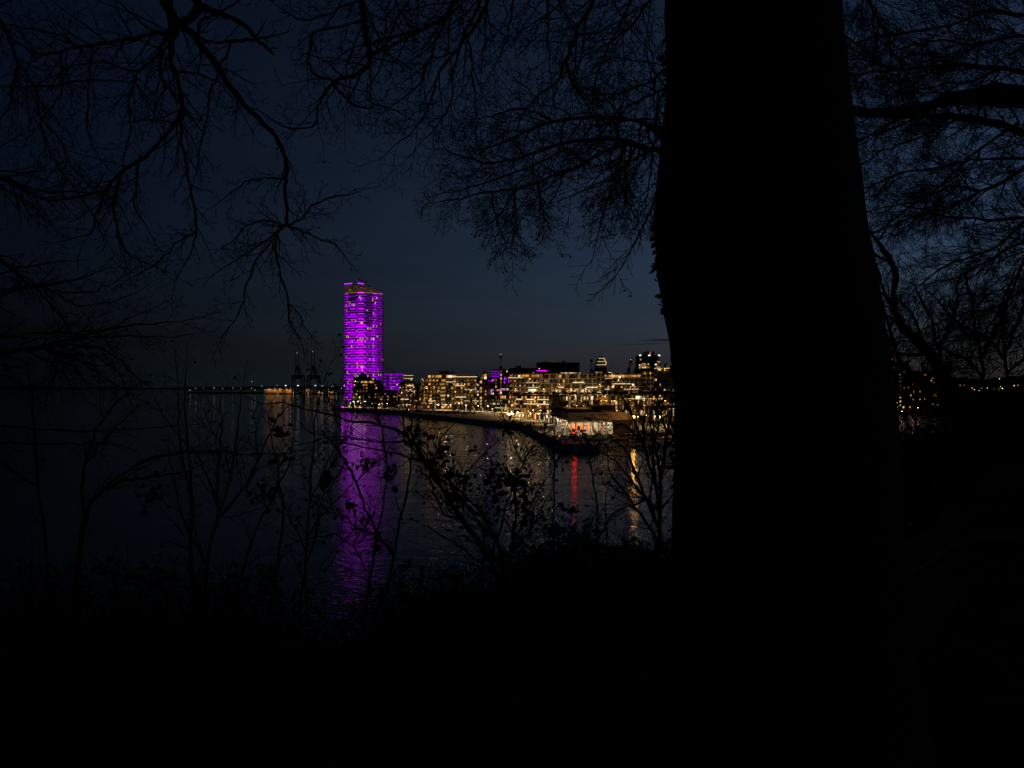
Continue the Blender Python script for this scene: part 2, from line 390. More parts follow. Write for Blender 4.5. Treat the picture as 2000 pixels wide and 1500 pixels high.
def block(name, label, px0, Y0, px1, Y1, top, floors, depth=16, wall='plaster', seed=1, lit=.3, bay=3., win=(1.5,1.6), balcony=0, bmat='concrete',
          strips=(), lamps=0, taper=None, mix=WMIX, roofmat='roof', attic=0, columns=0, step_side=0, cat="apartment building", slab=1.7, group=None, rail=True):
    """apartment block: wall, roof, balconies (> light strip), every lit window, ceiling lamps. top = photo row of the roof edge at Y0.
       balcony = share of the front taken up by staggered balconies; taper(i) -> (x0,x1) shares of the front at floor i"""
    r = random.Random(seed)
    A, W, yaw = frame_of(px0, Y0, px1, Y1)
    H = ZY(top, (Y0+Y1)/2)-ZL; fh = H/floors
    root = empty(name, A, yaw, label, cat, group)
    taper = taper or (lambda i: (0, 1))
    wb = MB()
    for i in range(floors):
        a, b = taper(i)
        wb.box(a*W, b*W, 0+.003*i, depth-.003*i, i*fh, (i+1)*fh-(.002 if i < floors-1 else 0))
    wb.build("wall", M[wall], root)
    a, b = taper(floors-1)
    rb = MB().box(a*W-.3, b*W+.3, -.4, depth+.3, H, H+.35)
    if attic: rb.box((a+.2)*W, (a+.2)*W+attic, depth*.3, depth*.7, H+.35, H+2.6)
    rb.build("roof", M[roofmat], root)
    for i in range(floors):
        a, b = taper(i); z = i*fh
        n = max(1, int((b-a)*W/bay))
        for k in range(n):
            x = a*W+(k+.5)*(b-a)*W/n
            if r.random() < min(.9, lit*1.9):
                m = pick(r, mix); w = min(win[0]*r.uniform(.6,1.25), (b-a)*W/n*.92)
                window(root, x+r.uniform(-.2,.2), -.05, z+fh*.5, w, min(win[1]*r.uniform(.8,1.1), fh*.75), m)
        if balcony and i > 0:
            x = a*W-r.uniform(0, 1.2)
            while x < b*W-3:
                L = r.choice([6, 8, 11, 15])
                if r.random() < balcony:
                    x1 = min(x+L, b*W+r.uniform(.2, 1.2)); out = slab*r.uniform(.75,1.15)
                    bb = MB().box(x, x1, -out, -.002, z-.28, z).box(x, x1, -out-.08, -out+.08, z-.32, z+(.75 if rail else .12))
                    bb.build("balcony", M[bmat], root)
                    if r.random() < lamps:
                        lb = MB().box(-.22,.22,-.22,.22,-.1,.0); lb.build("ceiling_lamp", M['lamp_small'], root, (lx := r.uniform(x+.6, x1-.6), -.7, z+fh-.42)); real_light(root, (lx, -.75, z+fh-.75), r.uniform(120,380), LCOL['lamp_small'], .2, True)
                    x = x1
                else: x += L*.5
        elif lamps and i > 0 and r.random() < lamps:
            MB().box(-.2,.2,-.2,.2,-.1,.1).build("wall_lamp", M['lamp_small'], root, (lx := r.uniform(a+.1, b-.1)*W, -.35, z+fh*.75)); real_light(root, (lx, -.8, z+fh*.7), r.uniform(120,360), LCOL['lamp_small'], .2, True)
    for (i, s0, s1, mm) in strips:                              # light strips: floor, share from, share to
        MB().box(0, (s1-s0)*W, -.10, .10, -.16, .16).build("light_strip", M[mm], root, (s0*W, -slab-.25, i*fh+.5))
    if columns:
        for k in range(columns):
            x = (k+.5)*W/columns; MB().box(-.25,.25,-.25,.25,0,fh).build("column", M['concrete'], root, (x, -slab*.8, 0))
    return root, W, H, fh

# ---- the tall purple tower
def lighthouse_tower():
    pxs = [673,681,696,700,711,716,731,747]; Ys = [812,807,803.5,800,800,803.5,808,816]
    c = Vector((PX(711,806), 806, ZL)); root = empty("residential_tower", c, 0, "tall slim tower edged with purple light on every storey", "tower")
    xs = [PX(a, b)-c.x for a, b in zip(pxs, Ys)]; ys = [b-c.y for b in Ys]
    def at(px, out=0):
        x = np.interp(px, pxs, xs); y = np.interp(px, pxs, ys); return x, y-out
    fl = 3.045; N = 42; Ht = N*fl+1.4
    front = [at(p) for p in pxs]; backp = [(xs[-1]-1, 22), (xs[0]+1, 22)]
    MB().prism(front+backp, 0, Ht).build("wall", M['tower'], root)
    def strip(mb, p0, p1, z0, z1, h=.44, out=1.55, th=.16):
        n = max(1, int(abs(p1-p0)/4)); pts = []
        for k in range(n+1):
            p = p0+(p1-p0)*k/n; x, y = at(p, out); pts.append((x, y, z0+(z1-z0)*k/n))
        for a, b in zip(pts[:-1], pts[1:]): mb.bar(a, b, th, h)
    r = random.Random(3)
    for j in range(N):
        i = N-1-j                                                # j counts down from the top
        z = Ht-.7-j*fl
        pr = [(p[0]*1.0, p[1]-1.35) for p in front]; pr[0] = (pr[0][0]-1.0, pr[0][1]); pr[-1] = (pr[-1][0]+1.0, pr[-1][1])
        s = MB().prism(pr+[(pr[-1][0], 6), (pr[0][0], 6)], z-.18, z+.16).build("balcony_slab", M['white'], root)
        a = MB(); d = MB(); 
        low = min(1, max(0, (j-4)/15))                           # the lower storeys are lit all round, the top ones only in pieces
        strip(a, 672, 680, z, z)
        if j > 2 or j == 1: strip(a if low > .3 or j % 2 == 0 else d, 681 if j % 2 else 684, 696, z, z)
        if j % 2 == 0:
            strip(a, 700, 711, z, z, out=1.8); strip(a if low > .4 else d, 696, 700, z-fl, z, h=.3, out=1.7); strip(a if low > .4 else d, 711, 716, z, z-fl, h=.3, out=1.7)
        else:
            strip(a if low > .35 else d, 697, 713, z, z, out=1.8)
            if low > .4: strip(d, 681, 681.6, z, z-fl, h=.3)
        strip(a, 732.5 if j % 2 else 730.5, 748, z, z)
        strip(a if low > .55 else d, 716, 730, z, z, h=.34)
        if j % 2 and j > 8: strip(d, 726, 730.5, z-fl, z, h=.3)
        elif j > 4 and not j % 2: strip(d, 729, 732.5, z-fl, z, h=.3)
        ch = MB(); strip(ch, 672, 748, z, z, h=.2, out=1.5, th=.3); n0 = len(ch.f); n1 = len(a.f); n2 = len(d.f)
        ch.add(a.v, a.f); ch.add(d.v, d.f)
        ch.build_multi("light_trim", [M['white'], M['magenta'] if (i*7) % 5 < 3 else M['purple'], M['violet']], [0]*n0+[1]*n1+[2]*n2, s)
    spots = [(703,1,1),(705,2,0),(728,1,0),(728,2,1),(736,1,2),(682,3,0),(676,4,3),(682,4,3),(688,4,3),(717,6,2),(729,7,0),(677,6,3),(688,10,0),(705,11,0),(707,11,1),(677,11,3),(729,12,1),(718,13,0),(723,13,1),(736,12,0),
             (703,17,1),(708,17,0),(699,17,3),(713,17,3),(717,17,3),(725,17,1),(729,17,2),(703,18,0),(706,18,1),(699,18,3),(713,18,3),(677,16,1),(681,16,1),(688,18,3),(737,16,0),(729,19,0),(729,20,0),(676,24,1),(722,25,0),(729,25,1),(746,25,0),(699,27,3),(706,27,0),(712,27,1),(699,28,0),(706,28,2),(710,28,3),(688,28,3),(678,28,0),(722,29,3),(738,29,3),(679,30,0),(708,31,1),(722,31,1),(730,31,0),(738,31,0),(743,31,2),(708,32,0),(701,32,3),(712,32,1),(683,33,3),(689,33,3),(680,34,0),(714,33,2),(679,36,3),(678,40,1),(680,43,2)]
    mats = ['win_warm','win_warm','win_white','win_pink']
    for p, j, k in spots:
        if j >= N: continue
        x, y = at(p+r.uniform(-.6,.6), .08); window(root, x, y, Ht-.7-(j+.5)*fl, 1.5*r.uniform(.7,1.2), 1.5, M[mats[k]], t=.3)
    for _ in range(26):
        x, y = at(r.uniform(675,745), .08); window(root, x, y, Ht-.7-(r.randrange(3,38)+.5)*fl, r.uniform(1,1.8), 1.5, M[r.choice(['win_dim','win_pink','win_dim','win_warm'])], t=.3)
    # sloping crown of upright fins, lit gold from below
    def ztop(px): return np.interp(px, [673,712,735,747], [142.6,141.2,136.6,135.6])-ZL
    cr = MB(); zz = Ht
    for p in np.arange(674, 747.2, .82):
        x, y = at(p, .4); cr.box(x-.09, x+.09, y-.25, y+.25, zz, ztop(p))
    cr.build("crown_fins", mat("gold_fins", (.5,.4,.28), .6), root)
    bp = [at(p, -2.2) for p in pxs]
    MB().prism(bp+[(xs[-1]-1,18),(xs[0]+1,18)], zz, [ztop(p)-.5 for p in pxs]+[ztop(747)-1, ztop(673)-1]).build("crown_wall", glow("lit_crown_glazing", (1,.6,.28), .08, noise=.8, nscale=.4), root)
    rim = MB()
    for p0, p1 in zip(pxs[:-1], pxs[1:]):
        a = at(p0,.45); b = at(p1,.45); rim.bar((a[0],a[1],ztop(p0)+.1), (b[0],b[1],ztop(p1)+.1), .8, .35)
    rim.build("crown_rim", M['dark'], root)
    up = MB(); strip(up, 674, 747, zz+.55, zz+.55, h=.5, out=-.9); up.build("crown_uplight", glow("crown_gold_light", (1,.55,.18), .6), root)
    a = MB(); strip(a, 672.5, 688, ztop(680)+.6, ztop(688)+.6, h=.5, out=.9); strip(a, 699, 711, ztop(699)+.5, ztop(711)+.3, h=.7, out=.9); a.build("roof_light_trim", M['magenta'], root)
    for p, z in ((684,3.5),(706,5.5),(711,4.),(725,3.)):
        x, y = at(p,.7); MB().box(-.35,.35,-.2,.2,-.35,.35).build("crown_lamp", M['win_warm'], root, (x, y, zz+z))
    kx = PX(709,812)-c.x; cr = MB(); cr.bar((kx,8,140),(kx,8,144.6),1.1); cr.bar((kx,8,144),(PX(698,812)-c.x,8,148),.7,1.); cr.bar((kx,8,144),(PX(715,812)-c.x,8,143.4),.7,1.1); cr.bar((PX(715,812)-c.x,8,143),(PX(717,812)-c.x,8,145.5),.5)
    cr.build("roof_crane", M['dark'], root)
lighthouse_tower()

# ---- dark stepped block in front of the tower, with diagonal balcony frames and a lit roof sign
def diag_rail(root, W, fh, i, x0, x1, up, m):
    MB().bar((x0, -1.9, i*fh), (x1, -1.9, (i+1)*fh if up else (i-1)*fh), .14, .28).build("diagonal_rail", m, root)
rt, W, H, fh = block("apartment_building", "dark stepped block at the foot of the purple tower with diagonal balcony frames", 687, 700, 749, 704, 731.5, 10, 20, 'greyw', 11, lit=.22, balcony=.55, bmat='concrete', lamps=.1,
      taper=lambda i: (.0 if i < 4 else .04, [1,1,1,1,1,1,.98,.9,.72,.55][i]), columns=9)
for i, a in ((1,.3),(2,.36),(3,.3),(4,.58),(2,.62),(1,.62),(3,.62),(5,.62)):
    diag_rail(rt, W, fh, i, a*W, a*W+4, True, M['concrete']); diag_rail(rt, W, fh, i+1, (a+.2)*W, (a+.2)*W+4, False, M['concrete'])
for k, x in enumerate(np.linspace(.33,.68,9)): window(rt, x*W, -.06, 7.5*fh, 2.2, 2.0, M[['win_warm','win_amber','win_amber','win_warm','win_amber','win_amber','win_warm','win_white','win_amber'][k]])
sg = MB(); sx, sz = .08*W, 9.45*fh
def stroke(pts): 
    for a, b in zip(pts[:-1], pts[1:]): sg.bar((sx+a[0], -.45, sz+a[1]), (sx+b[0], -.45, sz+b[1]), .12, .3)
stroke([(0,1.4),(0,-.6),(.8,-.9)]); stroke([(1.1,.4),(1.5,-.7),(2.0,.4),(1.4,-1.6)]); stroke([(2.3,1.3),(2.4,-.7)]); stroke([(1.9,.5),(2.9,.6)]); stroke([(2.9,-.7),(3.1,.9),(3.6,-.7),(4.0,1.0)]); stroke([(-.3,1.7),(1.3,1.9)])
sg.build("sign", glow("sign_light", (.9,1,.9), .6), rt)
for x in (.06,.2,.42): MB().lathe([(.25,0),(.25,.4)],8).build("entrance_lamp", M['lamp'], rt, (x*W, -2.4, 3.4))

# ---- wing beside the tower: purple upper balconies, dark lower storeys
rt, W, H, fh = block("apartment_building", "low wing right of the tower with purple balconies above and dark storeys below", 749, 735, 808, 740, 731, 10, 18, 'greyw', 12, lit=.12, balcony=.35, bmat='concrete', lamps=.06)
for i in range(4, 10):
    s = M['soft_purple']
    MB().box(0, (.53 if i < 7 else .62 if i < 9 else .66)*W, -.12, .12, -.24, .24).build("light_strip", s, rt, (0, -2.0, (i+.95)*fh))
    for a in (.2,.38,.46):
        if rng.random() < .7: diag_rail(rt, W, fh, i+1, a*W, a*W+2, False, M['violet']); 
    if i in (5,8): diag_rail(rt, W, fh, i, .3*W, .3*W+2.5, True, M['violet'])
for i in (9,8): MB().box(0,.33*W,-.1,.1,-.15,.15).build("light_strip", M['strip'], rt, (.66*W,-2.,(i+.6)*fh))
window(rt, .92*W, -.07, 8.3*fh, 1.8, 2.0, M['win_white'])

# ---- terraced blocks
block("apartment_building", "narrow terraced block between the purple wing and the wide terraces", 783, 602, 814, 600, 749, 9, 16, 'plaster', 13, lit=.42, balcony=.85, lamps=.35, taper=lambda i: (0, 1-.04*max(0,i-5)),
      strips=[(3,0,.55,'strip'),(6,.45,1,'strip'),(8,.4,.8,'strip'),(1,.1,.7,'strip')])
rt, W, H, fh = block("apartment_building", "wide eight-storey block of staggered balconies with a flat eaves roof", 814, 572, 932, 566, 739.5, 8, 18, 'plaster', 14, lit=.33, bay=2.8, balcony=.82, lamps=.3, roofmat='concrete',
      taper=lambda i: (.0+.012*i, 1), strips=[(2,.12,.32,'strip'),(1,.32,.49,'strip'),(3,.65,.82,'strip'),(6,.64,.8,'strip'),(7,.49,.66,'strip'),(5,.8,1.,'strip'),(2,.8,1,'strip')])
ph = MB().box(.17*W, .97*W, 2.5, 14, H+.35, H+3.3); ph.build("penthouse_wall", M['brown'], rt)
MB().box(.13*W, .9*W, .5, 15, H+3.3, H+3.7).build("penthouse_roof", M['concrete'], rt)
for x in (.2,.26,.32,.36,.38,.5,.53,.56,.59,.62): window(rt, x*W, 2.4, H+1.8, 2.1, 2.1, M['win_white' if x in (.53,.56) else 'win_amber' if x > .3 else 'win_warm'])
MB().box(0,.42*W,-.1,.1,-.2,.2).build("light_strip", M['strip'], rt, (.58*W, .2, H+1.5))
for k in range(8): window(rt, .44*W+rng.uniform(-.5,.5), -.08, (k+.5)*fh, 3.2, 1.7, M[['win_amber','win_dim','win_warm','win_amber','win_dim','win_warm','win_amber','win_amber'][k]])

# ---- white pointed roofs behind
def peak(label, px0, px1, base, pts, Y, D, windows=()):
    A, W, yaw = frame_of(px0, Y, px1, Y); root = empty("peaked_building", A, yaw, label, "apartment building")
    zb = ZY(base, Y)-ZL
    MB().box(0, W, 0, D, 0, zb).build("wall", M['white'], root)
    q = [(PX(a,Y)-A.x, ZY(b,Y)-ZL) for a,b in pts]; n = len(q)
    MB().add([(x,0.,z) for x,z in q]+[(x+(1.5),D,z) for x,z in q], [tuple(range(n)), tuple(range(2*n-1,n-1,-1))]+[(i,n+i,n+(i+1)%n,(i+1)%n) for i in range(n)]).build("roof", M['white'], root)
    for x, z, m in windows: window(root, PX(x,Y)-A.x, -.08, ZY(z,Y)-ZL, 2.2, 2.2, M[m])
    return root
rt = peak("white building with a slanted slab roof lit faintly pink", 852, 880, 734, [(860,734.1),(857,724.5),(875,724.5),(876.5,734.1)], 690, 14)
peak("white building ending in one sharp triangular roof peak", 879, 900, 734, [(881,734.1),(883.4,723.4),(890,734.1)], 690, 12)
peak("white gable with two lit windows rising behind the dark brick block", 930, 956, 743, [(932,743.1),(945.5,724),(955,743.1)], 640, 14, [(948,733,'win_amber'),(948,738,'win_white'),(944,733.5,'win_dim'),(941,738.5,'win_dim')])

# ---- brick group
rt, W, H, fh = block("brick_building", "dark brick block with one column of square lit windows", 931, 562, 951, 560, 743, 9, 16, 'brown', 15, lit=.05)
for k in (0,1,2,3,5,6,8): window(rt, .42*W, -.08, (k+.5)*fh, 1.7, 2.0, M['win_warm'])
for k, m in ((4,'win_amber'),(5,'win_amber'),(1,'win_dim'),(2,'win_dim')): window(rt, .88*W, -.08, (k+.6)*fh, 1.3, 1.7, M[m])
for k in (7,5,4,2): window(rt, .12*W, -.08, (k+.5)*fh, 1.1, 1.3, M['win_white'])
rt, W, H, fh = block("brick_building", "red brick block with rows of narrow windows under the purple rooms", 951, 572, 981, 570, 739, 9, 16, 'brick', 16, lit=.16, bay=1.9, win=(.7,1.8), mix=[('win_dim',.5),('win_warm',.3),('win_pink',.2)])
for row, m in ((1,'win_white'),(4,'win_white'),(5,'win_warm'),(2,'win_dim')):
    for x in np.linspace(.04,.8,9):
        if rng.random() < .8: window(rt, x*W, -.08, (row+.5)*fh, .55, 1.7, M[m])
for x, z in ((.1,8.3),(.32,8.3),(.02,7.3),(.9,5.3),(.3,5.2)): window(rt, x*W, -.09, z*fh, .7, 1.4, M['purple'])
rt, W, H, fh = block("brick_building", "tall brick stair block with a bright glazed stairwell at its corner", 979, 568, 997, 566, 722, 11, 16, 'brick', 17, lit=.1, bay=1.9, win=(.7,1.8), mix=[('win_dim',.6),('win_warm',.2),('violet',.2)])
for k in range(11): window(rt, -.1, -.3, (k+.5)*fh, 1.0, 1.6, M[['win_white','win_white','win_white','win_dim','win_white','win_white','win_dim','win_dim','win_warm','win_white','win_dim'][k]], "stair_window")
for x in np.linspace(.2,.9,5): window(rt, x*W, -.08, 5.5*fh, .6, 1.8, M['win_white' if x < .75 else 'win_warm'])
for x, z in ((.35,8.5),(.5,8.5),(.8,7.8),(.35,7.5)): window(rt, x*W, -.09, z*fh, .6, 2.2, M['violet'])
rt, W, H, fh = block("apartment_building", "small rooftop block behind the brick wall glowing purple on three storeys", 960, 720, 978, 720, 722, 14, 10, 'tower', 18, lit=.0, slab=1.2)
for k in range(11, 14):
    MB().box(0, W*(.95-.12*(k%2)), -.12, .12, -.22, .22).build("light_strip", M['soft_purple'], rt, (0,-1.3,(k+.3)*fh))
block("brick_building", "long low brick block along the skyline left of the black hall", 996, 640, 1052, 640, 719.5, 11, 16, 'brick', 19, lit=.06, attic=5, win=(.9,1.8), mix=[('win_warm',.6),('win_white',.4)])
rt, W, H, fh = block("brick_building", "brick block under the black hall with a row of white top windows", 1048, 600, 1133, 600, 726, 10, 18, 'brick', 20, lit=.03, win=(1,1.8))
for x in (.58,.64,.67,.69,.76,.80,.83,.87,.91,.99): window(rt, x*W, -.08, 9.45*fh, 1.3, 1.9, M['win_white'])
for x in np.linspace(.02,.22,7): window(rt, x*W, -.5, H+.9, 1.3, .45, M['purple'], "roof_light")
MB().lathe([(.3,0),(.3,.6)],8).build("roof_lamp", M['lamp_green'], rt, (.06*W, -1, H+2.4))
def hall():
    A, W, yaw = frame_of(1048, 650, 1132, 648); root = empty("industrial_hall", A, yaw, "big windowless black hall with a square chimney on the skyline", "hall"); H = ZY(708, 650)-ZL
    MB().box(0, W*.6, 0, 40, 0, H).build("wall", M['blackw'], root); MB().box(W*.605, W, .4, 38, 0, H).build("wall", mat("rust_black_cladding", (.05,.028,.018), .8), root)
    MB().box(W*.60, W*.66, -1.2, 3, 0, H+1.6).build("chimney", M['brick'], root)
    MB().lathe([(4.5,0),(4.2,.7),(2,1.1)],16,(W*.2,12,H)).build("roof_vent", M['blackw'], root); MB().box(W*.53,W*.54,5,6,H,H+1.6).build("roof_vent", M['blackw'], root)
hall()
def mast_crane(name, label, px, top, base, Y, lit=True, lean=0):
    root = empty(name, P(px, 757, Y)[:2]+(0,), 0, label, "crane"); zt = ZY(top, Y); zb = ZY(base, Y); s = Y/F
    mb = MB()
    for dx in (-1.6*s, 1.6*s):
        for dy in (-1.6*s, 1.6*s): mb.bar((dx,dy,zb-4), (dx+lean*s,dy,zt), .5*s)
    n = 9
    for k in range(n):
        z0 = zb+(zt-zb)*k/n; z1 = zb+(zt-zb)*(k+1)/n; l0 = lean*s*k/n
        mb.bar((-1.6*s+l0,-1.6*s,z0),(1.6*s+l0,-1.6*s,z1),.3*s); mb.bar((1.6*s+l0,1.6*s,z0),(-1.6*s+l0,1.6*s,z1),.3*s)
    mb.build("boom", M['dark'], root)
    MB().box(-2.6*s,2.6*s,-2.4*s,2.4*s,zb-8*s,zb+1*s).build("machine_cab", M['dark'], root)
    MB().box(-2.3*s+lean*s,2.3*s+lean*s,-2*s,2*s,zt-5*s,zt).build("boom_head", M['dark'], root)
    g = MB(); g.bar((-2*s,0,zb),(-2*s,0,0),1.2*s); g.bar((2*s,0,zb),(3.5*s,0,0),1.*s); g.bar((0,0,zb),(0,0,0),1.4*s); g.build("mast", M['dark'], root)
    if lit: MB().lathe([(.5*s,0),(.5*s,.9*s)],8).build("warning_lamp", glow("warning_light", (1,.9,.6), 1.6), root, (lean*s,0,zt))
mast_crane("tower_crane", "slim upright crane mast behind the purple rooftop block", 978, 693, 717, 760)
mast_crane("harbour_crane", "left one of two leaning crane booms beside the dark tower block", 1228, 703, 720, 1500, lean=4)
mast_crane("harbour_crane", "right one of two leaning crane booms touching the dark tower block", 1242, 703, 720, 1500, lean=5)

rt, W, H, fh = block("apartment_building", "lit terraced block with bright white balcony strips under the brick skyline", 994, 492, 1064, 484, 729.5, 8, 16, 'plaster', 21, lit=.5, balcony=.7, lamps=.45, taper=lambda i: (0, 1-.03*max(0, i-5)),
      strips=[(7,0,.4,'strip'),(6,.5,.85,'strip'),(5,.55,1,'strip'),(4,.4,1.05,'strip'),(3,.28,.5,'strip'),(4,.45,.75,'strip')])
for x in (.58,.63,.68,.73): window(rt, x*W, -.1, 4.55*fh, 1.9, 1.9, M['win_white'])
for x in (.4,.45,.5,.7,.76,.82): window(rt, x*W, -.1, 7.5*fh, 2, 1.9, M['win_amber'])
for x in (.7,.75,.8,.9): window(rt, x*W, -.1, 3.5*fh, 2.0, 2., M['win_amber'])

def framed_block():
    A, W, yaw = frame_of(1053, 478, 1180, 470); root = empty("apartment_building", A, yaw, "pale concrete block with a deep square grid of loggias", "apartment building")
    H = ZY(730, 474)-ZL; n = 8; fh = H/n; r = random.Random(5)
    MB().box(0, W, 2.2, 18, 0, H-.01).build("wall", M['greyw'], root)
    MB().box(-.2, W*.78, -.2, 18, H, H+.4).build("roof", M['roof'], root)
    for i in range(n+1):
        w = W*(1-.035*max(0, i-3)); MB().box(0, w, 0, 2.19, i*fh-.35, i*fh+.35 if i < n else i*fh-.01).build("floor_slab", M['concrete'], root)
    for i in range(n):
        w = W*(1-.035*max(0, i-2)); x = 0
        while x < w:
            MB().box(x, x+r.choice([.8,1.2,2.4]), .02, 2.17, i*fh+.352, (i+1)*fh-.352).build("pier", M['concrete'], root); x += r.choice([5.0,6.6,8.4])
        for k in range(int(w/2.6)):
            if r.random() < (.55 if i in (3,4) else .10): window(root, 1.5+k*2.6, 2.1, (i+.5)*fh, 1.5*r.uniform(.6,1.2), 2., pick(r, [('win_amber',.4),('win_warm',.4),('win_white',.3)]))
    for i, a, b in ((6,.52,.70),(5,.72,.90),(4,.86,1.0),(3,.82,.98),(5,.3,.38)): MB().box(0,(b-a)*W,-.1,.1,-.16,.16).build("light_strip", M['strip'], root, (a*W,-.25,i*fh+.9))
    for k in range(9): MB().box(-.2,.2,-.2,.2,-.1,.1).build("ceiling_lamp", M['lamp_small'], root, (lx := r.uniform(.05,.95)*W, 1.2, lz := r.randrange(3,8)*fh-.5)); real_light(root, (lx, .9, lz-.4), 260, LCOL['lamp_small'], .2, True)
framed_block()

rt, W, H, fh = block("apartment_building", "warmly lit terraced block with gold and white balcony bands near the big trunk", 1184, 512, 1266, 500, 729.5, 7, 16, 'plaster', 22, lit=.5, balcony=.7, lamps=.5, taper=lambda i: (0, 1-.05*max(0, i-3)),
      strips=[(6,0,.18,'strip'),(5,.16,.62,'strip'),(4,.44,.78,'strip'),(4,0,.1,'strip'),(3,0,.06,'strip')])
for x in np.linspace(.1,.78,10): window(rt, x*W, -.1, 6.5*fh, 2.2, 2., M['win_amber' if rng.random() < .7 else 'win_warm'])
MB().lathe([(.35,0),(.35,.5)],8).build("terrace_lamp", M['lamp'], rt, (.34*W,-1.8,6.3*fh)); MB().lathe([(.3,0),(.3,.5)],8).build("terrace_lamp", M['lamp'], rt, (.66*W,-1.8,4.9*fh))
block("apartment_building", "grey block with white window surrounds below the dark tower block", 1254, 492, 1276, 490, 725, 9, 14, 'plaster', 23, lit=.25, win=(1.,2.), lamps=.1)
def ziggurat():
    A, W, yaw = frame_of(1147, 640, 1200, 640); root = empty("stepped_building", A, yaw, "stepped pyramid-like block outlined by stacked light bands on the skyline", "apartment building"); H = ZY(699, 640)-ZL; n = 15; fh = H/n; r = random.Random(6); wb = MB(); 
    sh = lambda i: (max(.06,.036*i-.08), 1-max(0,.026*i-.02))
    for i in range(n): a, b = sh(i); wb.box(a*W, b*W, .25*i, 18, i*fh, (i+1)*fh-.003)
    wb.build("wall", M['greyw'], root)
    for i in range(n):
        a, b = sh(i); MB().box(a*W-.6, b*W+.6, .25*i-1.2, .25*i, (i+1)*fh-.4, (i+1)*fh).build("balcony", M['concrete'], root)
        if i in (14,13,12): MB().box(0,(b-a)*W,-.1,.1,-.22,.22).build("light_strip", glow("cream_light_strip", (1,.78,.42), .75), root, (a*W,.25*i-1.4,(i+.9)*fh))
    for i, a, b in ((9,.82,.98),(10,.78,.9),(8,.12,.34),(6,.05,.16)): MB().box(0,(b-a)*W,-.1,.1,-.2,.2).build("light_strip", M['strip'], root, (a*W,-.6,(i+.5)*fh))
    for k in range(20):
        i = r.randrange(5,11); a, b = sh(i); window(root, r.uniform(a+.03,b-.03)*W, .25*i-.08, (i+.5)*fh, 1.8, 1.6, pick(r))
    MB().box(.45*W,.62*W,6,10,H,H+1.8).build("roof_plant_room", M['dark'], root)
    MB().bar((.62*W,.25*n-2.,14.9*fh),(.72*W,.25*n-2.,13.6*fh),.15,.3).build("stair_light_strip", M['gold'], root); MB().bar((.72*W,.25*n-2.4,13.6*fh),(.66*W,.25*n-2.4,12.9*fh),.15,.3).build("stair_light_strip", M['gold'], root)
ziggurat()
mast_crane("tower_crane", "thin unlit mast left of the stepped light-banded block", 1155, 702, 722, 720, lit=False)

rt, W, H, fh = block("tower_block", "dark round-cornered tower block with three roof floodlights beside the big trunk", 1248, 705, 1288, 705, 694.5, 17, 20, 'blackw', 24, lit=.0, cat="tower")
MB().box(.3*W, .78*W, 3, 14, H+.35, H+4.2).build("roof_plant_room", M['brown'], rt); MB().box(.46*W,.5*W,5,6,H+4.2,H+5.4).build("roof_vent", M['dark'], rt); window(rt, .58*W, 2.9, H+2.7, 1.2, 2., M['win_pink'])
for x in (.05,.5,.98): MB().box(-.8,.8,-.4,.4,-.4,.4).build("floodlight", glow("flood_light", (.9,1,.75), 3.2), rt, (x*W,-.8,H+.2))
for k in range(9):
    a = math.pi*k/8; window(rt, .22*W-2.5*math.cos(a), -.1, 13.2*fh+3.2*math.sin(a), .9, .9, M['win_warm' if k % 2 else 'win_amber'])
for x, z, m in ((.2,13.6,'win_amber'),(.24,13.6,'win_amber'),(.42,14.,'win_amber'),(.46,14.,'win_amber'),(.42,12.9,'win_amber'),(.5,12.9,'win_dim'),(.18,12.9,'win_warm'),(.3,12.9,'win_white'),(.82,13.9,'win_white'),(.9,13.9,'win_pink'),(.98,14.8,'win_amber'),(.88,12.9,'win_white'),(.98,13.1,'win_pink'),(.04,12.8,'win_warm'),(.03,13.7,'win_white'),(.08,15.6,'win_warm'),(.9,14.9,'win_dim'),(.06,9.3,'win_white')):
    window(rt, x*W, -.09, z*fh, 1.5, 1.7, M[m])
rt, W, H, fh = block("apartment_building", "dark wide block cut off by the big trunk with a lit roof edge", 1277, 520, 1345, 515, 719, 9, 18, 'brown', 25, lit=.16, win=(1.2,1.8), lamps=.05, balcony=.1)
MB().box(.2*W, .95*W, -.35, -.1, 4.6*fh, 8.6*fh).build("blank_gable", mat("dull_mauve_render", (.16,.12,.11), .9, scale=.1), rt)
MB().box(.02*W,.5*W,-.6,-.4,H-.25,H+.1).build("eaves_light", M['gold'], rt); MB().box(-.9,.9,-.3,.3,-.2,.2).build("floodlight", glow("eaves_flood_light", (.9,1,.75), 3), rt, (.16*W,-.8,H-1.2))

# ---- front row along the inner basin: long white floor slabs and glazed ground floors
rt, W, H, fh = block("apartment_building", "low waterfront block with long lit balconies behind the promenade left of the pavilion", 977, 408, 1079, 385, 772.5, 5, 16, 'brown', 31, lit=.4, bay=2.2, win=(1.2,2.), balcony=.75, lamps=.5,
      taper=lambda i: (.0+.03*(i==3)+.02*(i==2), 1), strips=[(4,.36,.47,'strip'),(4,.55,.7,'strip'),(4,.76,.97,'strip'),(3,.5,.97,'strip'),(2,-.06,.2,'strip'),(1,-.03,.2,'strip'),(1,.27,.5,'strip'),(1,.72,.97,'strip'),(3,.3,.38,'strip')], columns=12)
for x in (.02,.06,.1,.2,.25): window(rt, x*W, -.1, 4.5*fh, 1., 2.2, M['win_amber' if x != .1 else 'win_warm'])
window(rt, .72*W, -2.2, .55*fh, 1.6, 2.4, glow("orange_lit_doorway", (1,.22,.03), 1.2), "lit_doorway")
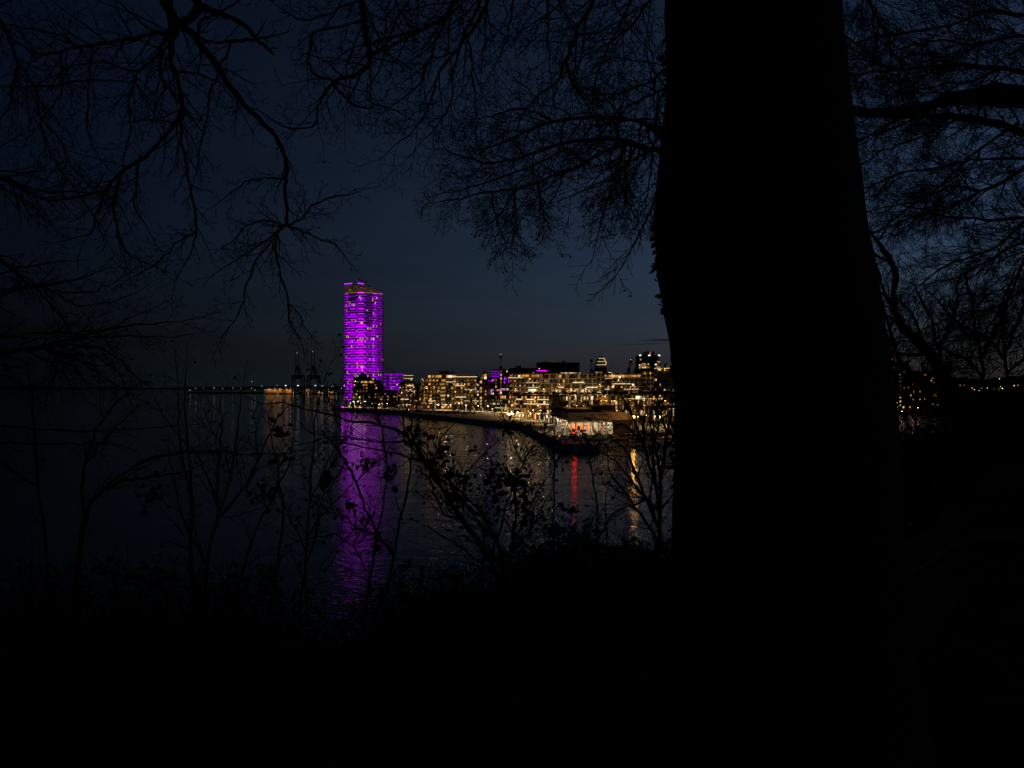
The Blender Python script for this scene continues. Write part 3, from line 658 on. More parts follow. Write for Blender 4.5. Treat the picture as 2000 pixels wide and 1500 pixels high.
for x in (.2,.24,.26,.3,.5): MB().lathe([(.12,0),(.28,.25),(.12,.5)],8).build("entrance_lamp", M['lamp'], rt, (x*W,-2.6,1.3+rng.uniform(0,1)))
def slab_block(label, px0, Y0, px1, Y1, top, n, seed, slabs, lit, shift):
    A, W, yaw = frame_of(px0, Y0, px1, Y1); root = empty("apartment_building", A, yaw, label, "apartment building"); H = ZY(top,(Y0+Y1)/2)-ZL; fh = H/n; r = random.Random(seed)
    MB().box(0, W, 2.5, 18, 0, H-.02).build("wall", M['brown'], root)
    for i in range(1, n+1):
        x0 = -2+r.uniform(-3,2); x1 = W+shift[i-1]
        m = MB().box(x0, x1-4, -.6, 18.2 if i == n else 2.49, i*fh-.3, i*fh); m.add([(x1-4,-.6,i*fh-.3),(x1-4,2.49,i*fh-.3),(x1,1.6,i*fh-.3),(x1-4,-.6,i*fh),(x1-4,2.49,i*fh),(x1,1.6,i*fh)],[(0,1,2),(5,4,3),(0,2,5,3),(1,4,5,2),(0,3,4,1)])
        m.build("floor_slab", M[slabs], root)
    for i in range(n):
        for k in range(int(W/1.7)):
            if r.random() < lit[i]: window(root, .9+k*1.7, 2.4, (i+.47)*fh, r.uniform(.5,1.2), 2.4, pick(r, [('win_warm',.35),('win_amber',.4),('win_white',.2),('win_dim',.25)]))
    for k in range(int(n*3)): MB().box(-.15,.15,-.15,.15,-.1,.0).build("ceiling_lamp", M['lamp_small'], root, (lx := r.uniform(.05,.95)*W, .8, lz := r.randrange(1,n+1)*fh-.32)); real_light(root, (lx, .8, lz-.4), 190, LCOL['lamp_small'], .2, True)
    return root, W, H, fh
slab_block("low block with pointed white floor slabs right above the pavilion roof", 1080, 392, 1150, 388, 773.5, 5, 41, 'concrete', [.2,.2,.25,.16,.6], (3,6,8,5,4))
rt, W, H, fh = slab_block("low dim block with thin floor slabs behind the pavilion's far corner", 1152, 384, 1208, 380, 772.5, 5, 42, 'concrete', [.2,.2,.25,.22,.4], (2,0,3,1,4))
MB().lathe([(.1,0),(.45,.3),(.45,.6),(.1,.9)],10).build("orange_lamp", glow("deep_orange_lamp", (1,.25,.05), 1.6), rt, (.85*W,-1.6,3.7*fh))
rt, W, H, fh = slab_block("low block with one long bright balcony band left of the big trunk", 1212, 378, 1342, 366, 771.5, 5, 43, 'concrete', [.3,.3,.25,.25,.5], (2,0,1,0,2))
MB().box(0,.58*W,-.1,.1,-.14,.14).build("light_strip", M['strip'], rt, (.06*W,-.9,4.25*fh)); MB().box(0,.2*W,-.1,.1,-.14,.14).build("light_strip", M['strip'], rt, (.72*W,-.9,2.3*fh))
for x in (.24,.27,.3): window(rt, x*W, 2.2, 4.45*fh, 1.2, 1.8, M['win_white'])
MB().box(0,3.2,-.1,.1,0,2.6).build("lit_bay", M['win_amber'], rt, (.78*W,-.3,3.1*fh))

# ---- sailing pavilion on the mole
def pavilion():
    A = Vector((PX(1109,250), 250, ZL)); B = Vector((PX(1242,262), 262, ZL)); d = B-A; W = d.length; yaw = math.atan2(d.y, d.x)
    root = empty("pavilion", A, yaw, "low harbour pavilion with a deep grey fascia and a glowing glass front", "pavilion")
    Cw = Vector((PX(1081,292), 292, ZL)); c, s = math.cos(-yaw), math.sin(-yaw); q = Cw-A; C = (q.x*c-q.y*s, q.x*s+q.y*c)       # rear left corner, local
    D = C[1]; GW = W*.655; zf0, zf1 = 5.6, 8.7                     # glass width, fascia bottom and top
    MB().box(-1.5, GW+3, -2.2, 0.2, -.0, .35).build("plinth", M['concrete'], root)
    MB().prism([(-1.2,.2),(W,.2),(W,D),(C[0]-1,D)], .02, .3).build("floor", M['concrete'], root)
    out = [(-.7,-1.2),(GW+2,-1.2),(W+.6,-.2),(W+.6,D+.6),(C[0]-.9,D+.6)]
    hs_ = [zf1,zf1,zf1-1.6,zf1-1.2,zf1+.4]
    MB().prism(out, zf0, hs_).build("fascia", M['rust'], root)
    inn = [(0,-.4),(GW+1.7,-.4),(W,.5),(W,D),(C[0],D)]
    MB().prism(inn, [h+.004 for h in hs_], [h+.12 for h in hs_]).build("roof", M['roof'], root)
    for k in range(5):
        x = 2+k*3.5; MB().box(x, x+2.6, 9+k*2.3, 10.2+k*2.3, 0, .1).build("roof_panel", M['steel'], root, (0,0,zf1+.28))
    n = 6; gw = GW/n
    for k in range(n):
        MB().box(k*gw+.14, (k+1)*gw-.14, -.03, .03, .38, zf0-.02).build("glass_pane", M['glass'], root)
    for k in range(n+1):
        MB().box(k*gw-.09, k*gw+.09, -.1, .1, .36, zf0-.01).build("mullion", M['dark'], root)
    for k in range(1, 4): MB().box(.1, GW-.1, .1, .16, k*1.25, k*1.25+.06).build("glazing_rail", M['dark'], root)
    MB().bar((.3,-.55,zf0), (2.9,-.55,.35), .16).build("strut", M['dark'], root); MB().bar((GW-.2,-.55,zf0), (GW-2.5,-.55,.35), .16).build("strut", M['dark'], root)
    # left side: perforated pale metal lit from behind
    ll = glow("lit_perforated_metal", (1,.9,.72), .0)
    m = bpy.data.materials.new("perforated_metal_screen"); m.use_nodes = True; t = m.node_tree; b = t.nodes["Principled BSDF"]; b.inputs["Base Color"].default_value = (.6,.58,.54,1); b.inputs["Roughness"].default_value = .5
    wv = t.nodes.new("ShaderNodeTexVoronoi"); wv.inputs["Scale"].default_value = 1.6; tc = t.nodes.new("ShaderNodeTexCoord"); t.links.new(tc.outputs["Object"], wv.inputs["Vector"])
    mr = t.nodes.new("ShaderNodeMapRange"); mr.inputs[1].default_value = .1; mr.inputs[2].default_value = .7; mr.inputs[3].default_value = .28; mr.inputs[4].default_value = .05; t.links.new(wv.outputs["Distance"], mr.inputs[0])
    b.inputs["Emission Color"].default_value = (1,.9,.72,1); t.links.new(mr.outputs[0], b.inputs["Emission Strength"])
    sc_ = MB(); nn = 60
    for k in range(nn):
        t0 = k/nn; t1 = (k+1)/nn; w_ = .14 if k % 2 else 0
        p0 = (C[0]*t0-w_, D*t0); p1 = (C[0]*t1-(.14-w_), D*t1); sc_.add([(p0[0],p0[1],.4),(p1[0],p1[1],.4),(p1[0],p1[1],zf0-.02),(p0[0],p0[1],zf0-.02)], [(0,1,2,3)])
    sc_.build("perforated_screen", m, root)
    br = MB()
    for k in range(9): t0 = .03+k*.105; br.bar((C[0]*t0-.5, D*t0, .35), (C[0]*t0-.5, D*t0, zf0), .12)
    br.build("screen_posts", M['steel'], root)
    for k in range(6):
        t0 = .06+k*.15; MB().lathe([(.14,-.1),(.18,0)],10).build("soffit_lamp", M['lamp_dim'], root, (C[0]*t0-.75, D*t0, zf0-.02)); real_light(root, (C[0]*t0-.78, D*t0, zf0-.3), 380, (1,.66,.32), .3, True)
    # right-hand timber wall with a dim window and lit door
    MB().box(GW+.12, W, 0, .3, .3, zf0-.03).build("wall", M['wood'], root); MB().box(W-.3, W, .31, D, .3, zf0-1.5).build("wall", M['wood'], root)
    window(root, GW+4.6, -.05, 3.2, 2.6, 3.2, mat("dim_window_glass", (.05,.05,.055), .15), "window")
    window(root, GW+8., -.05, 2.2, 1.2, 2.6, M['win_dim'], "window")
    # interior
    MB().box(.2, GW+.1, 4.6, 4.8, .31, zf0-.05).build("inner_wall", mat("pale_inner_wall", (.72,.68,.6), .8), root)
    MB().box(GW-.02, GW+.1, .32, 4.58, .31, zf0-.05).build("inner_wall", M['white'], root)
    for k in range(7): MB().box(.3, GW-.2, 4.5, 4.58, .9+k*.68, .98+k*.68).build("wall_rail", M['steel'], root)
    for k in range(6): MB().box(-1.1,1.1,-.15,.15,-.05,.05).build("ceiling_lamp", glow("pavilion_lamp", (1,.8,.55), 2.5), root, ((k+.5)*gw, 2.4, zf0-.06)); real_light(root, ((k+.5)*gw, 1.9, zf0-.45), 620, (1,.76,.5), .4, True)
    return root, W, GW, zf0, yaw, A
pv, PW, GW, ZF0, pyaw, PA = pavilion()
def in_pav(x, y, z): c, s = math.cos(pyaw), math.sin(pyaw); return (PA.x+x*c-y*s, PA.y+x*s+y*c, PA.z+z)
def sail(label, x, y, w, h, z, curve, m='orange'):
    n = 8; v = []; f = []
    for side in (0,.05):
        for i in range(n+1):
            t = i/n; ww = w*(1-t)**.8+.08; bx = curve*math.sin(math.pi*t)
            v += [(bx, side, t*h), (bx+ww, side+.25*math.sin(math.pi*t), t*h)]
    k = 2*(n+1)
    for i in range(n): f += [(2*i,2*i+1,2*i+3,2*i+2), (k+2*i+2,k+2*i+3,k+2*i+1,k+2*i), (2*i,2*i+2,k+2*i+2,k+2*i), (2*i+1,k+2*i+1,k+2*i+3,2*i+3)]
    o = MB().add(v, f).build("sail", M[m], None, in_pav(x,y,z)); o.rotation_euler = (0,0,pyaw); tag(o, label, "sail", "sails inside the pavilion")
sail("small orange sail hanging at the left corner of the pavilion's glass front", .9, .9, 1.0, 2.4, 1.5, -.1)
sail("tall red-orange sail leaning behind the fourth pane of the glass front", GW*.59, 1.2, 1.6, 4.2, .9, -.5)
for k, (x, w, h) in enumerate(((GW*.19,1.5,2.6),(GW*.3,1.3,2.9),(GW*.4,1.6,2.4),(GW*.52,1.1,2.8),(GW*.86,.9,2.2))):
    o = MB().box(0,w,0,.08,0,h).box(w*.3,w*.36,-.06,0,-.3,h+.2).build("orange_banner", M['orange'], None, in_pav(x, 4.2+.03*k, 1.6)); o.rotation_euler = (0,0,pyaw)
    tag(o, "%s orange cloth from the left hanging in the middle of the glass pavilion" % ORD[k], "cloth", "orange cloths inside the pavilion")
for k in range(3):
    o = empty("dinghy", in_pav(GW*.2+k*5.2, 2.2, .35), pyaw+.2, "%s small white dinghy from the left on the pavilion floor" % ORD[k], "dinghy", "dinghies inside the pavilion")
    hl = [(-1.9,.0,.55),(-1.6,.55,.5),(0,.75,.45),(1.4,.5,.5),(2.1,0,.6),(1.4,-.5,.5),(0,-.75,.45),(-1.6,-.55,.5)]; kl = [(x*.75,y*.45,0) for x,y,z in hl]; n = 8
    MB().add(hl+kl, [tuple(range(n)), tuple(range(2*n-1,n-1,-1))]+[(i,n+i,n+(i+1)%n,(i+1)%n) for i in range(n)]).build("hull", M['white'], o); MB().bar((.4,0,.5),(.4,0,3.4),.07).build("mast", M['steel'], o)

# ---- red beacon on the mole head
bx, by, _ = P(1122, 0, 218)
rt = empty("beacon", (bx, by, ZL+.34), 0, "short round harbour beacon with a glowing red lamp on the mole head", "beacon")
MB().lathe([(.55,0),(.48,.2),(.42,2.6),(.6,2.7),(.6,2.8)],14).build("column", M['redpaint'], rt)
MB().lathe([(.42,2.81),(.5,3.0),(.5,3.45),(.42,3.6)],14).build("lantern", M['beacon'], rt)
MB().lathe([(.62,3.61),(.5,3.75),(.1,3.95)],14).build("cap", M['redpaint'], rt)

# ---- street lamps
def lamp_post(loc, h, label, kind='lamp', r=.2, arm=0, group=None, name="street_lamp", light=0, fill=0, bare=False):
    o = empty(name, loc, 0, label, "street lamp", group)
    MB().lathe([(.12,0),(.1,.3),(.06,h-.1)],8).build("post", M['steel'], o)
    if arm: MB().bar((0,0,h-.05),(arm,0,h+.05),.08).build("arm", M['steel'], o)
    MB().lathe([(r*1.25,r*.9),(r*.9,r*1.3),(.02,r*1.6)],10).build("lamp_shade", M['dark'], o, (arm,0,h))
    MB().lathe([(r*.5,-r*.55),(r,0),(r,r*.6),(r*.6,r*.85)],10).build("bulb", M[kind], o, (arm,0,h))
    if light: real_light(o, (arm,-r-.2,h-r*.5), light, LCOL[kind], r, kind != 'lamp_orange' and not bare)
    if fill: real_light(o, (arm,-r-.25,h-r*.3), fill, LCOL[kind], r)
    return o
def depth_at(py, z): return (EYE-z)*F/(py-757)
def lamps(g, desc, items, base, h, kind='lamp', r=.2, light=2600, fill=0, bare=False):
    for k, it in enumerate(items):
        px, Y = it; lamp_post((PX(px,Y), Y, base), h, desc % ORD[k], kind, r, group=g, light=light, fill=fill, bare=bare)
lamps("lamps along the wide terraced block", "%s lamp from the left in front of the wide terraced block", [(856,545),(871,540),(880,537),(911,520),(934,512),(949,508),(953,500)], ZL, 4.2, r=.24, fill=320)
lamps("lamps at the tower foot", "%s lamp from the left on the quay below the purple tower", [(684,620),(692,618),(705,612),(740,602),(742,600),(746,598),(756,594),(779,575),(794,560)], ZL, 4.0, kind='lamp_dim', r=.2)
lamps("lamps on the mole promenade", "%s promenade lamp from the left along the low waterfront block", [(961,470),(999,396),(1011,389),(1036,372),(1052,361),(1068,330)], ZL, 4, r=.16, light=2000, fill=250)
lamps("added unseen lamps between the two rows of blocks", "%s added unseen tall lamp from the left behind the waterfront row", [(985,452),(1030,446),(1075,436),(1120,430),(1165,428),(1215,440),(1262,440)], ZL, 9, r=.3, light=7000, bare=True)  # unseen lamps added to brighten the facades of the rear row
lamps("tall lamps hidden behind the big trunk", "%s unseen tall square lamp from the left behind the big trunk", [(1385,238),(1450,250)], ZL, 8, r=.22, light=4200, bare=True)  # placed unseen to light the pavilion fascia; the lit shore suggests lamps there
lamps("lamps on the square behind the pavilion", "%s small square lamp from the left between pavilion and big trunk", [(1216,338),(1222,332),(1246,300),(1262,316),(1279,305),(1289,296),(1297,318),(1309,300),(1317,310)], ZL, 5, kind='lamp', r=.13, light=1000)
def light_column(px, Y, label):
    o = empty("light_column", (PX(px,Y),Y,ZL), 0, label, "bollard light", "light columns along the quay")
    MB().lathe([(.16,0),(.16,.9),(.12,.95)],8).build("post", M['steel'], o); MB().lathe([(.13,.96),(.13,3.2)],8).build("light_tube", glow("tube_light", (1,.88,.62), .9) if 'tube' not in M else M['tube'], o); MB().lathe([(.16,3.21),(.1,3.35)],8).build("cap", M['dark'], o)
M['tube'] = glow("tube_light", (1,.88,.62), 1.)
for k, (px, Y) in enumerate([(850,545),(864,535),(894,520),(910,512),(926,500),(943,488),(962,470),(1001,415),(1014,405),(1046,370),(1054,356),(1063,345),(1072,330)]): light_column(px, Y, "%s slim light column from the left along the inner quay" % ORD[k])
for k, (px, Y) in enumerate([(682,600),(693,592),(703,585)]):
    o = empty("bollard", (PX(px,Y),Y,ZL), 0, "%s squat golden light bollard from the left at the quay tip" % ORD[k], "bollard light", "bollards at the quay tip")
    MB().box(-.4,.4,-.4,.4,0,.4).build("base", M['steel'], o); MB().box(-.34,.34,-.34,.34,.41,2.2).build("lit_panel", glow("golden_panel_light", (1,.62,.2), 1.1), o); MB().box(-.42,.42,-.42,.42,2.21,2.4).build("cap", M['dark'], o)
o = empty("floodlight", (PX(669,600),600,ZL), 0, "small purple floodlight on the quay tip washing the stones", "floodlight"); MB().box(-.2,.2,-.2,.2,0,.5).build("bracket", M['steel'], o); MB().box(-.8,.8,-.3,.3,.51,1.1).build("lens", glow("purple_flood", (.8,0,.9), 6), o)
o = lamp_post((PX(1237,252),252,ZL), 6.9, "big glaring orange lamp on a post at the pavilion's right end", 'lamp_orange', .5, light=350)
o = empty("lit_kiosk", (PX(1224,268),268,ZL), pyaw, "small kiosk with two lit windows beside the pavilion's right end", "kiosk")
MB().box(0,4.,0,3,0,3.6).build("wall", M['wood'], o); MB().box(-.2,4.2,-.3,3.2,3.6,3.85).build("roof", M['roof'], o)
for x in (.8,2.4): window(o, x+.4, -.06, 2.6, 1.2, 1.2, M['win_white']); window(o, x+.3, -.06, 1., 1.2, 1.0, M['win_warm'])

# ---- cars on the promenade
def car(px, Y, yaw, paint, label):
    o = empty("parked_car", (PX(px,Y),Y,ZL+.01), yaw, label, "car", "cars parked behind the quay edge")
    prof = [(-2.1,.35),(-2.15,.75),(-1.95,.95),(-1.5,1.0),(-1.0,1.42),(.5,1.45),(1.15,1.0),(1.95,.88),(2.15,.65),(2.1,.35)]; n = len(prof)
    v = [(x,-.85+.12*(z>1.05),z) for x,z in prof]+[(x,.85-.12*(z>1.05),z) for x,z in prof]
    MB().add(v, [tuple(range(n-1,-1,-1)), tuple(range(n,2*n))]+[(i,(i+1)%n,n+(i+1)%n,n+i) for i in range(n)]).build("body", M[paint], o)
    gm = M['cargl']
    for s in (-1,1): MB().add([(-1.25,s*.86,1.02),(.95,s*.86,1.02),(.42,s*.755,1.38),(-.95,s*.755,1.38)], [(0,1,2,3)]).build("side_window", gm, o)
    MB().add([(1.13,-.75,1.03),(1.13,.75,1.03),(.56,.66,1.43),(.56,-.66,1.43)], [(0,1,2,3)]).build("windscreen", gm, o, (.02,0,.02))
    for x in (-1.35,1.35):
        for y in (-.8,.8):
            w = MB().lathe([(.32,-.1),(.34,0),(.32,.1)],12).build("wheel", M['rubber'], o, (x,y,.34)); w.rotation_euler = (math.pi/2,0,0)
M['cargl'] = mat("car_glass", (.01,.012,.014), .1)
cars = [(816,505,'car4'),(822,503,'car0'),(846,492,'car1'),(856,488,'car0'),(864,484,'car4'),(874,480,'car1'),(884,474,'car2'),(893,470,'car3'),(908,462,'car1'),(926,452,'car0'),(1140,345,'car0'),(1180,342,'car1'),(1290,300,'car4'),(1303,312,'car0')]
cn = dict(car0='silver', car1='black', car2='red', car3='blue', car4='white')
for k, (px, Y, c) in enumerate(cars):
    car(px, Y, rng.choice([0,math.pi])-.5+rng.uniform(-.1,.1), c, "%s parked car, %s from the left behind the quay edge" % (cn[c], ORD[k]) if k < 10 else "%s parked car, %s from the left behind the pavilion" % (cn[c], ORD[k-10]))

# ---- people on the promenade
def person(px, Y, yaw, coat, trousers, label, stride=.25):
    sk = bpy.data.meshes.new("person_body")
    V = [(0,0,.92),(0,0,1.15),(0,.0,1.38),(0,0,1.5),(0,.01,1.58),(0,.02,1.69),      # pelvis, waist, chest, neck, chin, skull
         (-.1,0,.88),(-.11,stride*.55,.5),(-.11,stride*.7-.08,.08),(-.11,stride*.7+.1,.03),
         (.1,0,.88),(.11,-stride*.3,.5),(.11,-stride-.02,.12),(.11,-stride+.12,.04),
         (-.19,0,1.4),(-.25,-.08,1.13),(-.24,.04,.9),(-.235,.09,.82),(.19,0,1.4),(.25,.06,1.13),(.24,.14,.9),(.235,.19,.83)]
    Ed = [(0,1),(1,2),(2,3),(3,4),(4,5),(0,6),(6,7),(7,8),(8,9),(0,10),(10,11),(11,12),(12,13),(2,14),(14,15),(15,16),(16,17),(2,18),(18,19),(19,20),(20,21)]
    rad = [.14,.13,.16,.06,.085,.1,.09,.065,.045,.04,.09,.065,.045,.04,.075,.05,.035,.03,.075,.05,.035,.03]
    sk.from_pydata(V, Ed, []); o = bpy.data.objects.new("person", sk); COL.objects.link(o)
    o.location = (PX(px,Y),Y,ZL+.01); o.rotation_euler = (0,0,yaw)
    sk.skin_vertices or o.modifiers.new("skin",'SKIN')
    if not o.modifiers: o.modifiers.new("skin",'SKIN')
    if not sk.skin_vertices: 
        pass
    for i, q in enumerate(sk.skin_vertices[0].data if sk.skin_vertices else []): q.radius = (rad[i], rad[i]); q.use_root = (i == 0)
    o.modifiers.new("sub",'SUBSURF').levels = 1; o.modifiers["sub"].render_levels = 2
    sk.materials.append(M['cloth_dark']); tag(o, label, "person", "people on the mole promenade")
    MB().lathe([(.09,1.6),(.125,1.66),(.125,1.74),(.08,1.82)],12).build("hair", M['wood'], o)
    MB().lathe([(.2,.82),(.21,1.0),(.19,1.2),(.22,1.36),(.16,1.46),(.07,1.5)],12).build("coat", coat, o)
person(1042, 322, .4, M['cloth_dark'], None, "person in dark coat walking beside the bend of the quay")
person(1064, 300, 2.6, mat("grey_coat", (.1,.1,.11), .9), None, "person in grey coat, left one of a pair on the promenade")
person(1066.2, 301, 2.7, mat("blue_coat", (.03,.04,.08), .9), None, "person in navy coat, right one of a pair on the promenade")
person(1111, 232, 1.0, mat("brown_coat", (.06,.045,.03), .9), None, "person standing alone on the paving left of the red beacon", .06)

# ---- boats, gull
def small_boat(loc, yaw, L, label, m='dark', mast=0):
    o = empty("boat", loc, yaw, label, "boat"); s = L/4
    hl = [(-2*s,-.6*s,.5*s),(-.4*s,-.8*s,.5*s),(1.2*s,-.6*s,.55*s),(2.2*s,0,.7*s),(1.2*s,.6*s,.55*s),(-.4*s,.8*s,.5*s),(-2*s,.6*s,.5*s)]; kl = [(x*.85,y*.6,-.25*s) for x,y,z in hl]; n = 7
    MB().add(hl+kl, [tuple(range(n-1,-1,-1)), tuple(range(n,2*n))]+[(i,n+i,n+(i+1)%n,(i+1)%n) for i in range(n)]).build("hull", M[m], o)
    MB().box(-.8*s,.5*s,-.45*s,.45*s,.52*s,1.05*s).build("cabin", M[m], o)
    if mast: MB().bar((.4*s,0,.5*s),(.4*s,0,mast),.14).build("mast", M['steel'], o)
    return o
small_boat((PX(988,312),312,0), .5, 3.6, "upper one of two dark boats moored off the quay bend")
small_boat((PX(997,298),298,0), -.2, 3.6, "lower one of two dark boats moored off the quay bend")
def gull():
    o = empty("gull", P(757,696.5,240), 0, "white gull flying in the night sky right of the tower", "bird")
    MB().lathe([(.01,-.25),(.07,-.1),(.08,.05),(.05,.18),(.045,.24),(.01,.32)],8).build("body", M['gull'], o).rotation_euler = (0,math.pi/2,0)
    for s, up in ((-1,.05),(1,.42)):
        MB().add([(-.1,0,.02),(.12,0,.02),(.14,s*.3,up*.6),(-.04,s*.32,up*.6),(.0,s*.68,up*.75),(-.1,s*.7,up*.72)], [(0,1,2,3),(3,2,4,5)]).build("wing", M['gull'], o)
    o.rotation_euler = (0,.2,1.1)
gull()

# ---- harbour far left: breakwater lamps, terminal, masts, container cranes
for k, px in enumerate([371,382,397,418,435,455,470,491]):
    Y = 2330; lamp_post((PX(px,Y),Y,3), [8,15,14.5,16,14,15.5,15,14][k], "%s lamp from the left on the far breakwater" % ORD[k], 'lamp_green', [.9,.7,.45,.8,.6,.75,.5,.7][k], group="far breakwater lamps", name="harbour_lamp")
for k, px in enumerate([558,582,616,629,673,680]):
    Y = 1990; o = empty("light_mast", (PX(px,Y),Y,3), 0, "%s tall floodlight mast from the left at the container terminal" % ORD[k], "light mast", "terminal floodlight masts")
    MB().lathe([(.6,0),(.35,22)],8).build("mast", M['white'], o); MB().box(-2,2,-.8,.8,22,23.6).build("floodlight", glow("terminal_floodlight", (1,.9,.7), 2.2) if 'tf' not in M else M['tf'], o); MB().box(-2.4,2.4,-1,1,23.7,24.4).build("head_frame", M['dark'], o)
for k, px in enumerate([543,573,602,630,657]):
    Y = 1900; lamp_post((PX(px,Y),Y,.5), 3.2, "%s low waterside lamp from the left on the terminal quay" % ORD[k], 'lamp_green', .8, group="terminal quay lamps", name="harbour_lamp")
for k, (px, py) in enumerate([(492,745),(511,754),(517,762),(541,753),(521,761),(498,762),(642,760),(648,756),(651,754),(667,758),(569,757)]):
    Y = 2050; lamp_post((PX(px,Y),Y,3), max(3, ZY(py,Y)-3), "%s dotted lamp among the terminal sheds, counted by height order" % ORD[k] if False else "small lamp %s among the orange terminal sheds" % ["leftmost and highest","beside the first shed","low left of the sheds","over the long shed roof","near the shed corner","at the left quay end","on the left bank of tanks","rising middle by the tanks","topmost by the tanks","near the tower's edge","right beside the long shed"][k], 'lamp_green', .7, group="terminal lamps", name="harbour_lamp")
def shed(px0, px1, top, Y, label, m, lit):
    A, W, yaw = frame_of(px0, Y, px1, Y, 3); o = empty("warehouse", A, yaw, label, "warehouse"); H = ZY(top,Y)-3
    MB().box(0,W,0,40,0,H).build("wall", m, o); MB().add([(0,0,H),(W,0,H),(W,20,H+4),(0,20,H+4),(0,40,H),(W,40,H)],[(0,1,2,3),(3,2,5,4),(0,3,4),(1,5,2)]).build("roof", M['white'], o)
    for x in lit: MB().box(-.6,.6,-.6,.6,-.4,.4).build("wall_lamp", M['shed_lamp'], o, (x*W,-2.5,H*.85)); real_light(o, (x*W,-5,H*.8), 2400, (1,.4,.08), 1, True)
shed(514, 556, 757.5, 2080, "long terminal shed glowing orange left of the container cranes", M['concrete'], (.3,.55,.8)); shed(556, 573, 759, 2060, "short orange-lit shed just left of the first container crane", M['concrete'], (.3,.7)); shed(592, 612, 757.5, 2100, "pale low shed between the two container cranes", M['white'], (.5,)); shed(618, 640, 764, 1990, "low orange-lit store right of the container cranes", M['concrete'], (.3,)); shed(643, 652, 762, 2010, "small pale tank house near the tower's left edge", M['concrete'], (.4,))
def sts_crane(px, top, label):
    Y = 2000; s = Y/F; o = empty("container_crane", (PX(px,Y),Y,3), 0, label, "container crane", "container cranes"); zp = ZY(733,Y)-3; zt = ZY(top,Y)-3
    for x in (-9.5*s, 9.5*s):
        for y in (0, 24): MB().bar((x,y,0),(x,y,zp),2.2*s if y == 0 else 1.8*s).build("leg", M['dark'], o)
    MB().box(-10.5*s,10.5*s,-1.5,1.5,zp-3*s,zp).box(-10.5*s,10.5*s,22,26,zp-3*s,zp).box(-5*s,3*s,-10,40,zp-7*s,zp-2*s).build("portal_beam", M['dark'], o)
    g = MB()
    for x in (-5,5): g.bar((x*s,0,zp),(x*.35*s,8,ZY(715,Y)-3),1.6*s); g.bar((x*s,24,zp),(x*.35*s,10,ZY(715,Y)-3),1.2*s)
    g.box(-2.6*s,2.6*s,6,12,ZY(717,Y)-3,ZY(714,Y)-3); g.build("apex_frame", M['dark'], o)
    b = MB()
    for x in (-2.8,2.8): b.bar((x*s,-2,zp),(x*s,4,zt),1.*s)
    for k in range(6): z = zp+(zt-zp)*(k+1)/6; b.bar((-2.8*s,1,z),(2.8*s,1,z),.7*s)
    b.build("raised_boom", M['dark'], o)
    MB().lathe([(.7,0),(.7,1.2)],8).build("warning_lamp", glow("boom_tip_light", (1,.95,.5), .9), o, (0,0,zt+.2))
sts_crane(580, 690, "left container crane with a raised boom at the far terminal"); sts_crane(611, 686.5, "right container crane with a raised boom and lit tip at the far terminal")

# ---- town on the right, glimpsed past the trunk
block("apartment_building", "tall dark block touching the big trunk's right side, gold windows on top", 1700, 545, 1746, 540, 690, 14, 16, 'blackw', 51, lit=.06, mix=[('win_amber',.7),('win_dim',.3)], lamps=.1)
rt, W, H, fh = block("apartment_building", "stepped dark block with a column of stairwell lights right of the trunk", 1742, 560, 1800, 566, 708, 12, 16, 'blackw', 52, lit=.09, taper=lambda i: (0, 1-.06*max(0,i-4)), mix=[('win_amber',.8),('win_white',.2)])
for k in range(9): window(rt, .28*W, -.1, (1+k)*fh, 1.5, 1.6, M['win_warm' if k % 3 else 'win_amber'], "stair_window")
rt, W, H, fh = block("apartment_building", "lower dark block with bright balcony bands left of the leaning tree", 1782, 600, 1842, 604, 726, 10, 16, 'blackw', 53, lit=.07, taper=lambda i: (0, 1-.05*max(0,i-5)), mix=[('win_amber',.8),('win_white',.2)], strips=[(9,.3,.42,'gold'),(8,.55,.66,'gold'),(7,.75,.8,'gold')])
for k in range(6): window(rt, .12*W, -.1, (1.5+k)*fh, 1.4, 1.5, M['win_amber' if k in (2,3) else 'win_dim'], "stair_window")
for k in range(4): window(rt, .78*W, -.1, (4+k*.6)*fh, 1.2, 1.2, M['win_dim'], "stair_window")
o = small_boat((PX(1822,470),470,0), .3, 12, "moored ship with slanting strings of lights up its mast", 'dark', 24)
st = MB()
for k in range(14):
    t = k/13; st.lathe([(.02,-.2),(.2,0),(.02,.2)],6,(2-1.2*t,0,1.5+22*t))
for k in range(8):
    t = k/7; st.lathe([(.02,-.2),(.2,0),(.02,.2)],6,(5-3*t,0,6+14*t))
st.build("light_string", glow("string_light", (1,.7,.35), 1.6), o)
for k, (px, py, Y, kd) in enumerate([(1752,786,480,'lamp'),(1748,794,478,'lamp_small'),(1783,796,476,'lamp_small'),(1793,796,474,'lamp_small'),(1733,815,440,'lamp_green'),(1822,789,478,'lamp'),(1762,803,470,'lamp_small'),(1818,806,470,'lamp_small')]):
    lamp_post((PX(px,Y),Y,-.2), max(2.5, ZY(py,Y)), "quay lamp, %s from the left among the lights right of the trunk" % ORD[k], kd if kd != "lamp" else "lamp_green", .22, group="quay lamps right of the trunk")
